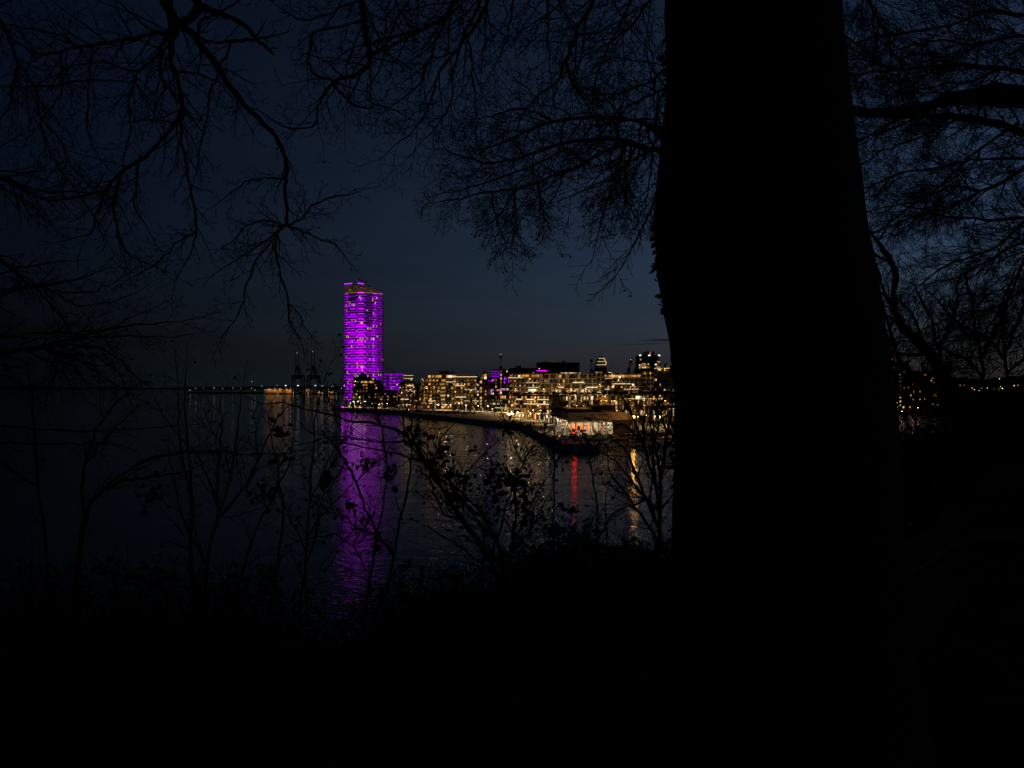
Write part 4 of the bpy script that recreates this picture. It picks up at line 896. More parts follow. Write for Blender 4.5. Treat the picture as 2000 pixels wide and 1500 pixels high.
def house(px, base, Y, w, h, label, ws, glowm=None):
    z = ZY(base,Y); o = empty("house", (PX(px,Y),Y,z-6), 0, label, "house", "houses on the far hillside")
    MB().box(-w/2,w/2,0,8,0,6+h).build("wall", M['brown'], o); MB().add([(-w/2-.4,-.4,6+h),(w/2+.4,-.4,6+h),(w/2+.4,8.4,6+h),(-w/2-.4,8.4,6+h),(-w/2,4,9+h),(w/2,4,9+h)],[(0,1,5,4),(2,3,4,5),(1,2,5),(3,0,4)]).build("roof", M['roof'], o)
    for x, z2 in ws: window(o, x*w, -.1, 6+z2, 1.5, 1.5, M[rng.choice(['win_amber','win_warm','win_white'])])
hs_l = ["leftmost dark house on the far hillside with one lit pane","dark house in the far dip with two lit panes","house below the orange-lit crown on the far hillside","house with a bright lower pane beside the orange-lit crown","wide house in the middle of the far hillside lights","house with a lone reddish pane on the far hillside","upper house near the right picture edge with a lit band","rightmost far hillside house with lights at its door"]
for k, (px, py, Y) in enumerate([(1858,760,760),(1880,757,800),(1904,763,700),(1922,764,690),(1935,760,800),(1946,764,720),(1972,748,900),(1985,757,850)]):
    house(px, py, Y, 10, 5, hs_l[k], [(-.3,2.5),(.2,2.7),(.35,1.)][:1+k % 3])
for k, (px, py, Y, kd) in enumerate([(1857,758,690,'lamp'),(1903,761,640,'lamp_green'),(1912,763,640,'lamp'),(1924,763,645,'lamp_green'),(1928,758,650,'lamp'),(1952,740,900,'lamp_small'),(1954,755,720,'lamp_green'),(1958,759,700,'lamp'),(1971,721,1400,'lamp'),(1976,746,900,'lamp')]):
    Yg = Y; z = ZY(py,Yg); lamp_post((PX(px,Yg),Yg,z-6), 6, "hillside lamp, %s from the left on the far right slope" % ORD[k], 'lamp_dim' if kd == 'lamp_green' else kd, .24*Y/640, group="lamps on the far right hillside")

# ------------------------------------------------------------------ trees and shrubs
class Wood:
    """collects tapering branches (polylines with radii) and leaves, then makes one mesh of each"""
    lf = .022
    def __init__(s, seed): s.r = random.Random(seed); s.g = np.random.RandomState(seed); s.lines = {}; s.leaves = []
    def line(s, pts, rad, sides=3):
        pts = np.asarray(pts, float); s.lines.setdefault((len(pts), sides), []).append((pts, np.asarray(rad, float)))
    def mesh(s, name, m, parent=None, loc=(0,0,0), keys=None):
        V = []; Fc = []; off = 0; L = np.asarray(loc)
        for (k, n), L_ in s.lines.items():
            Pt = np.stack([a for a,b in L_])-L; Rd = np.stack([b for a,b in L_]); N = len(L_)
            T = np.gradient(Pt, axis=1); T /= np.linalg.norm(T, axis=2, keepdims=True)+1e-9
            ref = np.tile(np.array([.31,.22,.93]), (N,1)); bad = np.abs((T[:,0]*ref).sum(1)) > .9; ref[bad] = (1,0,0)
            U = np.cross(T, ref[:,None,:]); U /= np.linalg.norm(U, axis=2, keepdims=True)+1e-9; W = np.cross(T, U)
            ang = np.arange(n)*2*math.pi/n
            ring = Pt[:,:,None,:]+Rd[:,:,None,None]*(U[:,:,None,:]*np.cos(ang)[None,None,:,None]+W[:,:,None,:]*np.sin(ang)[None,None,:,None])
            V.append(ring.reshape(-1,3)); idx = np.arange(N*k*n).reshape(N,k,n)
            a = idx[:,:-1,:]; b = np.roll(idx,-1,2)[:,:-1,:]; c = np.roll(idx,-1,2)[:,1:,:]; d = idx[:,1:,:]
            Fc.append(np.stack([a,b,c,d],-1).reshape(-1,4)+off); off += N*k*n
        V = np.concatenate(V); Fc = np.concatenate(Fc); me = bpy.data.meshes.new(name)
        me.vertices.add(len(V)); me.vertices.foreach_set("co", V.astype(np.float32).ravel()); me.loops.add(Fc.size); me.loops.foreach_set("vertex_index", Fc.astype(np.int32).ravel())
        me.polygons.add(len(Fc)); me.polygons.foreach_set("loop_start", (np.arange(len(Fc))*4).astype(np.int32)); me.update(calc_edges=True); me.validate()
        return ob(name, me, m, parent, loc) if parent is None else ob(name, me, m, parent)
    def leaf_mesh(s, name, m, parent, loc=(0,0,0)):
        if not s.leaves: return
        V = []; Fc = []; L = np.asarray(loc)
        for p, sz in s.leaves:
            a = s.g.normal(size=3); a /= np.linalg.norm(a); b = np.cross(a, s.g.normal(size=3)); b /= np.linalg.norm(b)+1e-9; c = np.cross(a, b); o = len(V); p = p-L
            curl = c*sz*.25
            V += [p, p+a*sz*.3+b*sz*.33+curl, p+a*sz*.7+b*sz*.28, p+a*sz, p+a*sz*.65-b*sz*.3+curl*.6, p+a*sz*.28-b*sz*.34+curl]; Fc += [(o,o+1,o+2,o+3),(o,o+3,o+4,o+5)]
        me = bpy.data.meshes.new(name); me.from_pydata([tuple(v) for v in V], [], Fc); me.update(); return ob(name, me, m, parent)
    # --- growth
    def twig(s, p, d, L, r, level, plane, grav, leaf=0, k=6, dens=1., rmin=.0017, spread=.8):
        g = s.g; d = d/np.linalg.norm(d); pts = [np.asarray(p, float)]; dirs = [d]; st = L/(k-1)
        for i in range(k-1):
            d = d+g.normal(size=3)*.13+np.array([0,0,grav])*(.06+.05*i/k); d /= np.linalg.norm(d); pts.append(pts[-1]+d*st); dirs.append(d)
        rad = np.maximum(r*(1-.75*np.arange(k)/(k-1)), rmin); s.line(pts, rad, 3 if level < 2 else 4)
        if leaf and s.r.random() < leaf: s.leaves.append((pts[-1], s.r.uniform(.35,1.)*s.lf))
        if level <= 0: return
        n = max(2, int(dens*(5+L*11) if level > 1 else dens*(4+L*16))); sd = 1
        for i in range(n):
            t = .12+.86*(i+s.r.random()*.7)/n; j = min(k-2, int(t*(k-1))); q = pts[j]+(pts[j+1]-pts[j])*(t*(k-1)-j); dd = dirs[j]; sd = -sd
            side = np.cross(dd, plane); side /= np.linalg.norm(side)+1e-9
            c = dd*.8+side*sd*s.r.uniform(.5,1.1)*spread+plane*g.normal()*.28
            s.twig(q, c, L*s.r.uniform(.28,.55)*(1.1-.55*t), max(r*(1-.7*t)*.55, rmin), level-1, plane+g.normal(size=3)*.15, grav, leaf, 5, dens, rmin, spread)
    def limb(s, tr, Y, dY=0, w=None, sides=6, spray=0, level=2, L=.9, grav=0., leaf=0., dens=1., wscale=1., t0=0., plane=None, spread=.8, ends=True, wig=.006):
        """tr = traced (px, py[, width px]) points; Y = distance of the first, dY = change of distance along it"""
        n = len(tr); ws = [q[2] if len(q) > 2 else None for q in tr]; last = w or 5
        for i in range(n):
            if ws[i] is None: ws[i] = last
            last = ws[i]*(.93 if i else 1)
        raw = np.array([P(q[0], q[1], Y+dY*i/max(1,n-1)) for i, q in enumerate(tr)]); rr = np.array([ws[i]*(Y+dY*i/max(1,n-1))/F/2*wscale for i in range(n)])
        m = max(8, n*3); t = np.linspace(0, n-1, m); pts = np.stack([np.interp(t, np.arange(n), raw[:,k]) for k in range(3)], 1); rad = np.interp(t, np.arange(n), rr)
        sm = pts.copy(); sm[1:-1] = .25*pts[:-2]+.5*pts[1:-1]+.25*pts[2:]; sm[1:-1] += s.g.normal(size=(m-2,3))*wig*Y/6; s.line(sm, rad*(1+.12*s.g.normal(size=m)), sides)
        if spray:
            for i in range(spray):
                tt = t0+(1-t0)*(i+s.r.random())/spray; j = min(m-2, int(tt*(m-1))); q = sm[j]; d = sm[j+1]-sm[j]; d /= np.linalg.norm(d)+1e-9
                pl = plane if plane is not None else np.array([.15,1,.25]); pl = pl+s.g.normal(size=3)*.3
                side = np.cross(d, pl); side /= np.linalg.norm(side)+1e-9; sd = 1 if i % 2 else -1
                s.twig(q, d*.9+side*sd*s.r.uniform(.4,1.)+s.g.normal(size=3)*.15, L*s.r.uniform(.5,1.15)*(1.15-.5*tt), max(min(rad[j]*.5, .009), .0022), level, pl, grav, leaf, 6, dens, spread=spread)
            if ends:
                d = sm[-1]-sm[-3]; s.twig(sm[-1], d, L*.8, rad[-1], level, np.array([.15,1,.25]), grav, leaf, 6, dens, spread=spread)
        return sm

def tree(name, label, cat, base, seed): return empty(name, base, 0, label, cat), Wood(seed)

# ---- 1. the great beech: trunk, low limbs on its left, ivy
def great_beech():
    Y = 3.2; base = (PX(1510,Y), Y, hillside(PX(1510,Y),Y)-.2); root = empty("beech_tree", base, 0, "massive black beech trunk filling the right of the view, ivy at its edge", "tree")
    Lp = [(-260,1318),(0,1300),(60,1304),(150,1306),(240,1296),(300,1290),(360,1284),(430,1279),(520,1284),(570,1292),(620,1301),(680,1312),(760,1317),(850,1318),(950,1317),(1050,1311),(1150,1306),(1300,1292),(1450,1262),(1570,1225)]
    Rp = [(-260,1622),(0,1630),(120,1641),(240,1653),(340,1664),(430,1676),(500,1688),(600,1706),(690,1720),(780,1731),(870,1738),(1000,1744),(1150,1752),(1300,1770),(1450,1800),(1570,1840)]
    rows = np.arange(-260, 1571, 30.); n = 40; v = []; f = []; g = np.random.RandomState(4); ph = g.uniform(0,6,8)
    for j, py in enumerate(rows):
        l = np.interp(py, [a for a,b in Lp], [b for a,b in Lp]); r = np.interp(py, [a for a,b in Rp], [b for a,b in Rp]); c = P((l+r)/2, py, Y); rad = (r-l)/2/F*Y*.988
        for k in range(n):
            a = 2*math.pi*k/n; q = rad*(1+.012*math.sin(5*a+ph[0]+j*.05)+.008*math.sin(11*a+ph[1]-j*.13)+.004*g.normal()); v.append((c[0]+q*math.cos(a)-base[0], Y+.9*q*math.sin(a)-base[1], c[2]-base[2]))
    m = len(rows)
    for j in range(m-1):
        for k in range(n): f.append((j*n+k, (j+1)*n+k, (j+1)*n+(k+1)%n, j*n+(k+1)%n))
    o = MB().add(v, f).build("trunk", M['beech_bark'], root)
    for p in o.data.polygons: p.use_smooth = True
    w = Wood(21)
    # crown: the fork above the picture and the limbs that sweep over the view
    top = P(1470,-250,Y); w.line([top, (1.2,3.4,24.5), (.9,3.8,26.5), (.6,4.2,28.5), (.5,4.5,30.5)], [.36,.33,.28,.2,.1], 12)
    S = dict(spray=26, level=2, L=.75, grav=-.2, leaf=.12, dens=.78, spread=.65)
    w.limb([(1310,258,13),(1265,248,10),(1240,233,8),(1200,230,7),(1140,230,7),(1080,236,6),(1030,255,5),(985,280,4),(940,292,3)], 3.7, 2.2, **S)
    w.limb([(1080,236,5),(1040,215,4),(1000,213,4),(960,228,3)], 5, .5, spray=9, level=2, L=.55, leaf=.12, dens=.8)
    w.limb([(1310,293,15),(1262,295,12),(1230,275,10),(1180,270,8),(1120,275,7),(1060,293,6),(1000,315,5),(950,320,4),(885,300,3)], 3.7, 2.4, **S)
    w.limb([(1228,278,9),(1190,290,8),(1140,320,7),(1090,340,6),(1050,355,5),(1005,370,5),(960,373,4),(900,388,3),(855,395,2)], 4, 2.4, spray=26, level=2, L=.7, grav=-.5, leaf=.15, dens=.85)
    w.limb([(1110,290,5),(1050,320,4),(1000,340,4),(940,358,3),(885,375,2)], 4.8, 1, spray=14, level=2, L=.6, grav=-.2, leaf=.1, dens=.8)
    w.limb([(1005,370,5),(1007,410,4),(1005,440,3),(1000,470,3),(1000,490,2)], 5.8, .1, spray=16, level=2, L=.42, grav=-.3, leaf=.35, dens=.8, spread=.9)
    w.limb([(1050,352,4),(1055,390,3),(1062,420,2),(1070,445,2)], 5.4, .1, spray=9, level=2, L=.36, grav=-.4, leaf=.35, dens=.8)
    w.limb([(960,373,4),(966,410,3),(972,440,2)], 6, .1, spray=8, level=2, L=.36, grav=-.4, leaf=.3, dens=.8)
    w.limb([(1222,283,6),(1212,320,5),(1205,345,4),(1195,380,3),(1178,412,2)], 4.1, .5, spray=12, level=2, L=.42, grav=-.4, leaf=.3, dens=.8); w.limb([(1205,347,4),(1225,385,3),(1238,420,2)], 4.3, .1, spray=8, level=2, L=.36, grav=-.4, leaf=.3, dens=.8)
    w.limb([(1275,300,5),(1270,350,3),(1262,390,2)], 3.9, .3, spray=9, level=2, L=.36, grav=-.5, leaf=.3, dens=.8)
    w.limb([(1308,165,7),(1270,190,5),(1230,205,5),(1200,232,4),(1160,275,3)], 3.7, .6, spray=10, level=2, L=.5, leaf=.1, dens=.7)
    w.limb([(1308,130,6),(1260,165,4),(1200,186,3),(1160,183,3)], 3.7, 1, spray=10, level=2, L=.5, leaf=.1, dens=.7)
    w.limb([(1280,155,5),(1276,200,4),(1285,225,4),(1292,250,3)], 3.6, .1, spray=4, level=1, L=.3)
    # overhead limbs hanging into the top of the view
    O = dict(level=2, grav=-.2, leaf=.1, dens=.55)
    w.limb([(1185,-60,12),(1160,0,9),(1130,50,8),(1115,95,7),(1100,125,6),(1093,160,5),(1050,185,4),(1030,212,3)], 4.2, .8, spray=16, L=.6, **O); w.limb([(1105,125,5),(1118,165,4),(1140,192,3),(1190,218,2)], 4.6, .2, spray=8, L=.4, **O)
    w.limb([(1068,-60,7),(1070,0,5),(1071,60,4),(1072,120,3)], 4.6, .1, spray=8, L=.5, **O); w.limb([(1080,-60,6),(1095,20,4),(1130,70,3),(1180,60,3),(1240,20,3)], 4.4, .3, spray=10, L=.5, **O)
    w.limb([(965,-60,12),(955,0,9),(930,50,7),(880,110,6),(850,150,5),(845,190,4),(830,230,4),(800,262,3),(772,282,2)], 5, .6, spray=18, L=.6, **O)
    w.limb([(945,-60,10),(940,0,7),(905,70,6),(886,140,4),(884,192,3),(868,228,3),(840,262,2)], 5.2, .3, spray=14, L=.55, **O)
    w.limb([(900,-50,14),(885,0,10),(868,40,8),(800,65,6),(750,75,5),(690,92,3)], 5, .8, spray=16, L=.6, **O); w.limb([(880,20,6),(845,95,5),(820,165,4),(790,190,3)], 5.2, .2, spray=10, L=.5, **O); w.limb([(915,80,5),(924,160,4),(930,215,3),(932,238,2)], 5.1, .1, spray=7, L=.4, **O)
    w.limb([(700,-60,14),(706,0,11),(712,50,11),(720,100,12),(722,130,9),(690,150,8),(652,158,6),(630,185,5),(620,210,4),(618,245,4),(570,254,3),(520,225,2)], 5.4, .5, spray=22, L=.55, **O)
    w.limb([(720,40,6),(660,55,5),(608,62,5),(606,92,6),(600,120,4),(612,145,4),(655,160,4)], 5.4, .1, spray=12, L=.4, **O); w.limb([(720,110,7),(760,90,6),(820,60,5),(870,35,5)], 5.4, -.2, spray=10, L=.5, **O); w.limb([(652,165,5),(680,200,4),(715,215,3),(740,200,3),(790,225,2)], 5.5, .2, spray=12, L=.45, **O); w.limb([(700,0,5),(650,20,4),(590,45,3),(540,10,2)], 5.6, .3, spray=9, L=.5, **O)
    w.limb([(1010,-50,6),(1000,30,4),(985,90,3),(960,140,2)], 5.5, .2, spray=10, L=.5, **O); w.limb([(1290,-40,7),(1250,30,5),(1200,80,4),(1150,105,3)], 3.9, .8, spray=12, L=.55, **O); w.limb([(1250,-40,5),(1215,40,4),(1180,110,3)], 4.2, .4, spray=9, L=.5, **O)
    w.limb([(820,-50,6),(800,0,5),(770,40,4),(745,120,3)], 5.6, .2, spray=9, L=.5, **O); w.limb([(760,-50,5),(775,10,4),(800,50,3)], 5.7, .1, spray=7, L=.45, **O)
    for a, b in (((1185,-60),(1.3,3.3,26)),((965,-60),(.9,3.8,26.6)),((900,-50),(.8,3.9,27)),((700,-60),(.5,4.1,27.6)),((1068,-60),(1.1,3.6,25.8))):
        p = np.array(P(a[0],a[1],4.6)); q = np.array(b); mid = (p+q)/2+np.array((0,.2,.5)); w.line([q,(q+mid)/2+np.array((0,0,.3)),mid,(p+mid)/2,p], [.06,.05,.042,.034,.022], 7)
    # long limb that arches over and hangs down at the upper left
    w.line([(.6,4.1,28.2),(-.6,4.6,28.8),(-2,5.2,28),(-2.9,5.7,26.4),P(318,-110,6),P(322,-6,6)], [.16,.14,.12,.09,.06,.05], 8)
    h = dict(level=2, grav=-.15, leaf=.08, dens=.48)
    w.limb([(318,-20,24),(324,4,22),(336,30,22),(345,50,20)], 6, 0, 22, 8); w.limb([(374,-30,18),(380,0,18),(392,16,18),(372,36,14),(350,48,16)], 6, 0, 18, 8)
    w.line([P(345,-90,6),P(360,-60,6),P(374,-28,6)], [.06,.045,.04], 7)
    w.limb([(392,14,14),(425,25,11),(468,40,10),(495,70,9),(518,92,7),(536,108,3)], 6, .1, 12, 7); w.limb([(522,96,4),(531,94,4),(540,93,3)], 6.05, 0, 4, 5)
    w.limb([(348,46,16),(366,57,14),(390,85,13),(430,135,12),(460,185,11),(500,230,10),(533,258,10),(551,290,9),(562,325,9),(557,350,7),(556,380,6),(561,415,6),(560,440,7)], 6, .3, 14, 8, spray=6, L=.4, ends=False, **h)
    w.limb([(346,48,17),(336,72,13),(331,110,9),(346,150,8),(357,200,9),(354,218,8),(336,250,7),(300,290,7),(270,315,6),(235,335,6),(205,375,5),(186,420,5),(184,452,4),(165,460,3)], 6, .3, 12, 7, spray=22, L=.6, **h)
    w.limb([(357,205,7),(353,260,5),(365,330,5),(372,370,4),(383,420,4),(383,455,4),(375,490,3),(352,530,2)], 6.1, .1, 6, 6, spray=14, L=.5, **h); w.limb([(383,452,4),(350,470,3),(320,505,3),(262,540,2)], 6.2, .1, spray=10, L=.4, **h)
    w.limb([(338,60,10),(320,76,8),(315,100,7),(309,145,7),(326,170,6),(354,202,6)], 6, 0, spray=8, L=.45, **h); w.limb([(344,52,10),(318,64,8),(285,68,7),(230,80,7),(180,90,7),(145,90,6),(90,110,5),(40,92,4),(2,46,3)], 6, .5, spray=20, L=.7, **h)
    w.limb([(145,90,4),(118,66,4),(60,55,3),(-20,46,3)], 6.2, .2, spray=9, L=.5, **h); w.limb([(318,98,6),(265,146,5),(210,122,4),(150,125,3),(120,140,3)], 6, .2, spray=12, L=.5, **h)
    w.limb([(265,146,5),(264,165,4),(250,196,4),(255,250,3),(240,312,3)], 6.1, .1, spray=10, L=.45, **h); w.limb([(264,162,4),(290,205,3),(315,245,2)], 6.1, 0, spray=6, L=.4, **h)
    w.limb([(372,60,7),(388,74,6),(410,81,6),(450,82,6),(480,80,6),(500,76,7)], 6, .1, spray=6, L=.4, **h); w.limb([(450,85,4),(432,130,4),(410,180,4),(405,225,3),(390,280,3),(385,330,2)], 6.1, .2, spray=14, L=.5, **h)
    w.limb([(345,140,4),(400,145,4),(440,170,3),(470,215,2)], 6.1, .1, spray=8, L=.45, **h); w.limb([(236,336,5),(222,400,4),(230,460,4),(250,500,3),(300,520,2)], 6.3, .1, spray=12, L=.5, **h); w.limb([(270,316,4),(268,360,3),(258,400,3),(285,440,2)], 6.3, .1, spray=7, L=.4, **h)
    w.limb([(385,70,7),(388,40,5),(420,28,5),(455,10,4)], 6, 0, spray=4, L=.3, **h); w.limb([(180,92,4),(172,170,3),(168,260,3),(190,300,2)], 6.2, .2, spray=10, L=.5, **h); w.limb([(120,100,4),(122,180,3),(100,210,3)], 6.2, .2, spray=8, L=.5, **h)
    # the tufted end at the middle left
    n = dict(level=2, grav=-.15, leaf=.1, dens=.55)
    w.limb([(560,438,7),(540,452,6),(538,490,5),(550,540,4),(563,592,4),(566,630,3),(588,668,2)], 6.3, .1, spray=8, L=.35, **n); w.limb([(560,440,5),(590,430,4),(608,402,4),(640,386,3),(690,378,2)], 6.3, .2, spray=12, L=.35, **n)
    w.limb([(562,442,5),(590,450,4),(622,466,3),(648,474,3),(666,492,2)], 6.3, .1, spray=10, L=.32, **n); w.limb([(552,440,5),(520,428,4),(480,440,3),(455,470,2)], 6.3, .1, spray=10, L=.35, **n); w.limb([(550,446,5),(520,470,4),(480,495,3),(440,520,2)], 6.3, .1, spray=12, L=.35, **n); w.limb([(545,455,4),(505,500,4),(478,560,3),(472,605,3),(440,650,2)], 6.35, .1, spray=10, L=.4, **n); w.limb([(556,350,4),(530,348,3),(490,350,3),(440,385,2)], 6.2, .1, spray=8, L=.35, **n); w.limb([(563,592,3),(580,610,3),(600,645,2)], 6.4, 0, spray=5, L=.3, **n)
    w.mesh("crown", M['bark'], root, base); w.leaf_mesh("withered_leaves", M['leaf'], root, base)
    # ivy leaves on the bark
    iv = Wood(9); r = random.Random(8)
    for _ in range(220):
        py = r.choice([r.uniform(430,620), r.uniform(820,960), r.uniform(60,260), r.uniform(430,960)]); l = np.interp(py, [a for a,b in Lp], [b for a,b in Lp]); rr = np.interp(py, [a for a,b in Rp], [b for a,b in Rp]); c = P((l+rr)/2, py, Y); rad = (rr-l)/2/F*Y*.992; a = math.pi+r.gauss(0,.28)
        iv.leaves.append((np.array((c[0]+rad*math.cos(a), Y+.9*rad*math.sin(a), c[2])), r.uniform(.02,.05)))
    for _ in range(34): 
        py = r.choice([r.gauss(455,12), r.gauss(510,14), r.gauss(140,25), r.gauss(865,14), r.gauss(600,8)]); l = np.interp(py, [a for a,b in Lp], [b for a,b in Lp]); p = P(l-r.uniform(-1,6), py, Y+.05); iv.leaves.append((np.array(p), r.uniform(.025,.05)))
    iv.leaf_mesh("ivy_leaves", M['ivy'], root, base)
great_beech()

# ---- 2. tree on the left, trunk outside the view
def side_tree_left():
    base = (-7.6, 6.4, hillside(-7.6,6.4)-.3); root = empty("beech_tree", base, 0, "bare tree reaching in from the left edge with fanned drooping branches", "tree"); w = Wood(31)
    w2 = Wood(32); w2.line([base, (-7.5,6.4,19), (-7.45,6.4,21.5), (-7.6,6.5,24), (-7.3,6.5,27.5)], [.3,.24,.21,.17,.1], 12); w2.mesh("trunk", M['beech_bark'], root, base)
    Yb = 6.6; k = dict(level=2, grav=-.12, leaf=.05, dens=.55)
    def join(px, py, z0): w.line([(-7.45,6.4,z0),((-7.45+PX(px,Yb))/2,6.5,(z0+ZY(py,Yb))/2+.1),P(px,py,Yb)],[.075,.055,.04],7)
    join(-60,700,20); join(-40,480,21.2); join(-60,320,22); join(-40,20,23.8); join(-40,640,20.5)
    w.limb([(-60,700,14),(0,690,12),(60,681,10),(85,676,9),(112,690,7),(142,692,5),(172,716,4),(205,738,3),(245,762,2)], Yb, .3, spray=18, L=.6, **k); w.limb([(86,676,6),(140,674,5),(200,682,4),(236,702,3),(252,725,2)], Yb, .2, spray=12, L=.5, **k)
    w.limb([(112,690,6),(110,722,5),(96,760,3)], Yb+.1, .1, spray=8, L=.45, **k); w.limb([(85,676,6),(120,666,5),(180,650,4),(240,636,4),(290,632,3),(335,631,2),(382,621,1.5)], Yb, .3, spray=9, L=.45, t0=.1, **k); w.limb([(140,662,4),(190,658,4),(250,655,3),(300,659,2),(362,654,1.5)], Yb, .2, spray=8, L=.4, **k); w.limb([(-40,640,7),(0,660,5),(70,650,4),(150,650,4),(205,648,3),(260,618,2)], Yb, .2, spray=14, L=.5, **k)
    w.limb([(110,690,4),(130,700,4),(190,712,3),(196,770,2)], Yb, 0, spray=6, L=.35, **k); w.limb([(180,690,3),(235,730,3),(250,770,2)], Yb, 0, spray=6, L=.35, **k)
    w.limb([(-40,480,10),(0,507,8),(30,530,6),(45,546,5),(70,560,5),(112,570,4),(172,575,3),(212,558,2)], Yb, .2, spray=14, L=.5, **k); w.limb([(45,546,5),(30,562,5),(-20,575,4)], Yb, 0, spray=4, L=.4, **k); w.limb([(70,560,4),(122,620,4),(132,642,3)], Yb, .1, spray=8, L=.45, **k); w.limb([(60,555,4),(120,552,4),(162,545,3),(202,525,2),(232,521,1.5)], Yb, .1, spray=8, L=.4, **k); w.limb([(-20,585,5),(40,562,4),(90,560,3),(145,600,2),(215,592,2),(270,570,1.5)], Yb, .1, spray=10, L=.45, **k); w.limb([(0,535,4),(60,520,3),(105,512,2)], Yb, .1, spray=7, L=.4, **k)
    w.limb([(-60,320,9),(0,342,7),(50,372,6),(92,392,5),(142,388,4),(205,372,3)], Yb-.2, .3, spray=20, L=.6, **k); w.limb([(-40,350,5),(20,372,4),(60,395,3),(78,418,2)], Yb, .1, spray=9, L=.4, **k); w.limb([(-30,330,4),(40,360,4),(95,378,4),(150,374,3)], Yb, .1, spray=10, L=.5, **k)
    w.limb([(-40,20,8),(2,32,6),(26,95,5),(36,125,5),(66,165,4),(76,215,4),(86,270,4),(102,312,3),(126,346,3),(150,374,3)], Yb, .2, spray=20, L=.65, **k); w.limb([(36,125,4),(20,175,3),(22,205,3),(-10,240,2)], Yb, .1, spray=8, L=.5, **k); w.limb([(0,170,4),(60,168,3),(110,168,4),(170,155,3),(250,160,2)], Yb, .2, spray=10, L=.5, **k); w.limb([(66,215,3),(110,260,3),(140,330,3),(200,385,2)], Yb, .2, spray=12, L=.5, **k); w.limb([(-20,720,5),(20,738,3),(50,760,2)], Yb, .1, spray=7, L=.4, **k)
    w.mesh("crown", M['bark'], root, base); w.leaf_mesh("withered_leaves", M['leaf'], root, base)
side_tree_left()

# ---- 3. tree on the right, trunk outside the view
def side_tree_right():
    Y = 6.2; base = (5.35, Y, hillside(5.35,Y)-.3); root = empty("beech_tree", base, 0, "dense bare tree overhanging from the right edge with one thick level limb", "tree"); w = Wood(41); w2 = Wood(42)
    w2.line([base, (5.35,Y,20), (5.3,Y,22.2), (5.1,Y,23.6), (4.75,Y,24.6), (4.4,Y,26.5)], [.5,.42,.4,.36,.3,.2], 14); w2.mesh("trunk", M['beech_bark'], root, base)
    k = dict(level=2, grav=-.1, leaf=.03, dens=1.25, spread=.6)
    w.limb([(2150,200,60),(2000,188,46),(1920,184,34),(1850,192,26),(1800,212,21),(1740,222,20),(1690,219,18),(1620,217,18),(1540,214,14)], Y, .2, spray=16, L=.7, **k)
    w.limb([(2140,300,22),(2000,258,17),(1930,236,14),(1880,229,13),(1830,226,11),(1770,228,8)], Y, 0, spray=14, L=.6, **k)
    w.limb([(2120,165,14),(2000,141,9),(1950,130,8),(1862,127,8),(1800,135,8),(1742,135,7),(1702,116,5),(1680,90,4),(1640,62,3)], Y, .3, spray=22, L=.7, **k); w.limb([(1742,137,5),(1700,142,4),(1640,150,3)], Y, .1, spray=8, L=.5, **k)
    w.limb([(1690,-40,8),(1698,0,7),(1710,30,6),(1730,60,6),(1738,96,5),(1760,120,4)], Y+.2, .1, spray=12, L=.6, **k)
    w.limb([(2120,10,12),(2000,32,7),(1920,18,6),(1862,48,5),(1780,64,5),(1700,72,4),(1645,95,3)], Y, .3, spray=22, L=.7, **k); w.limb([(2080,80,9),(1980,70,6),(1900,90,5),(1830,75,4),(1760,95,3)], Y, .3, spray=18, L=.7, **k)
    w.limb([(2140,230,12),(2000,330,8),(1930,370,7),(1912,376,6),(1880,362,5),(1850,365,5),(1790,395,4),(1725,405,3)], Y, .4, spray=22, L=.65, **k); w.limb([(1912,376,5),(1862,400,4),(1830,416,4),(1780,405,3)], Y, .2, spray=10, L=.5, **k)
    w.limb([(2120,430,11),(2000,425,7),(1930,430,6),(1862,425,5),(1810,414,4),(1755,435,3)], Y, .3, spray=20, L=.55, **k); w.limb([(2140,290,10),(2000,312,6),(1900,310,5),(1830,330,4),(1762,336,4),(1695,366,3)], Y, .3, spray=22, L=.6, **k)
    w.limb([(2120,360,10),(2000,430,6),(1950,482,5),(1900,502,5),(1840,520,4),(1785,565,2)], Y, .4, spray=22, L=.6, **k); w.limb([(2100,430,9),(2000,500,6),(1988,542,5),(1962,592,5),(1930,642,3),(1890,680,2)], Y, .4, spray=18, L=.6, **k)
    w.limb([(1990,240,8),(1900,300,5),(1860,342,5),(1800,390,4),(1742,432,4),(1682,472,3)], Y, .2, spray=22, L=.6, **k); w.limb([(1880,228,6),(1800,268,4),(1730,290,3),(1665,330,3)], Y, .2, spray=16, L=.55, **k); w.limb([(1800,226,5),(1740,252,4),(1680,272,3),(1650,300,2)], Y, .1, spray=12, L=.5, **k)
    w.limb([(2100,480,8),(1990,470,5),(1920,515,4),(1860,545,3),(1800,555,2)], Y, .3, spray=18, L=.55, **k); w.limb([(2100,540,8),(2000,560,5),(1950,600,4),(1880,610,3),(1810,640,2)], Y, .3, spray=14, L=.55, **k); w.limb([(1760,120,4),(1755,160,4),(1765,200,4)], Y, 0, spray=4, L=.4, **k); w.limb([(1960,130,5),(1900,160,4),(1830,165,3),(1760,185,3)], Y, .1, spray=14, L=.6, **k)
    for (a, b, z) in ((2150,200,22.8),(2120,165,23.2),(2120,10,24.2),(2140,230,22.4),(2120,430,21.6),(2140,300,22.2),(2120,360,22),(2100,480,21.2),(2100,540,21),(2080,80,23.7),(1690,-40,24.9)):
        p = np.array(P(a,b,Y)); q = np.array((5.3 if z < 24 else 4.75,Y,z)); w.line([q,(p+q)/2,p],[.09,.07,.05],6)
    w.mesh("crown", M['bark'], root, base); w.leaf_mesh("withered_leaves", M['leaf'], root, base)
side_tree_right()

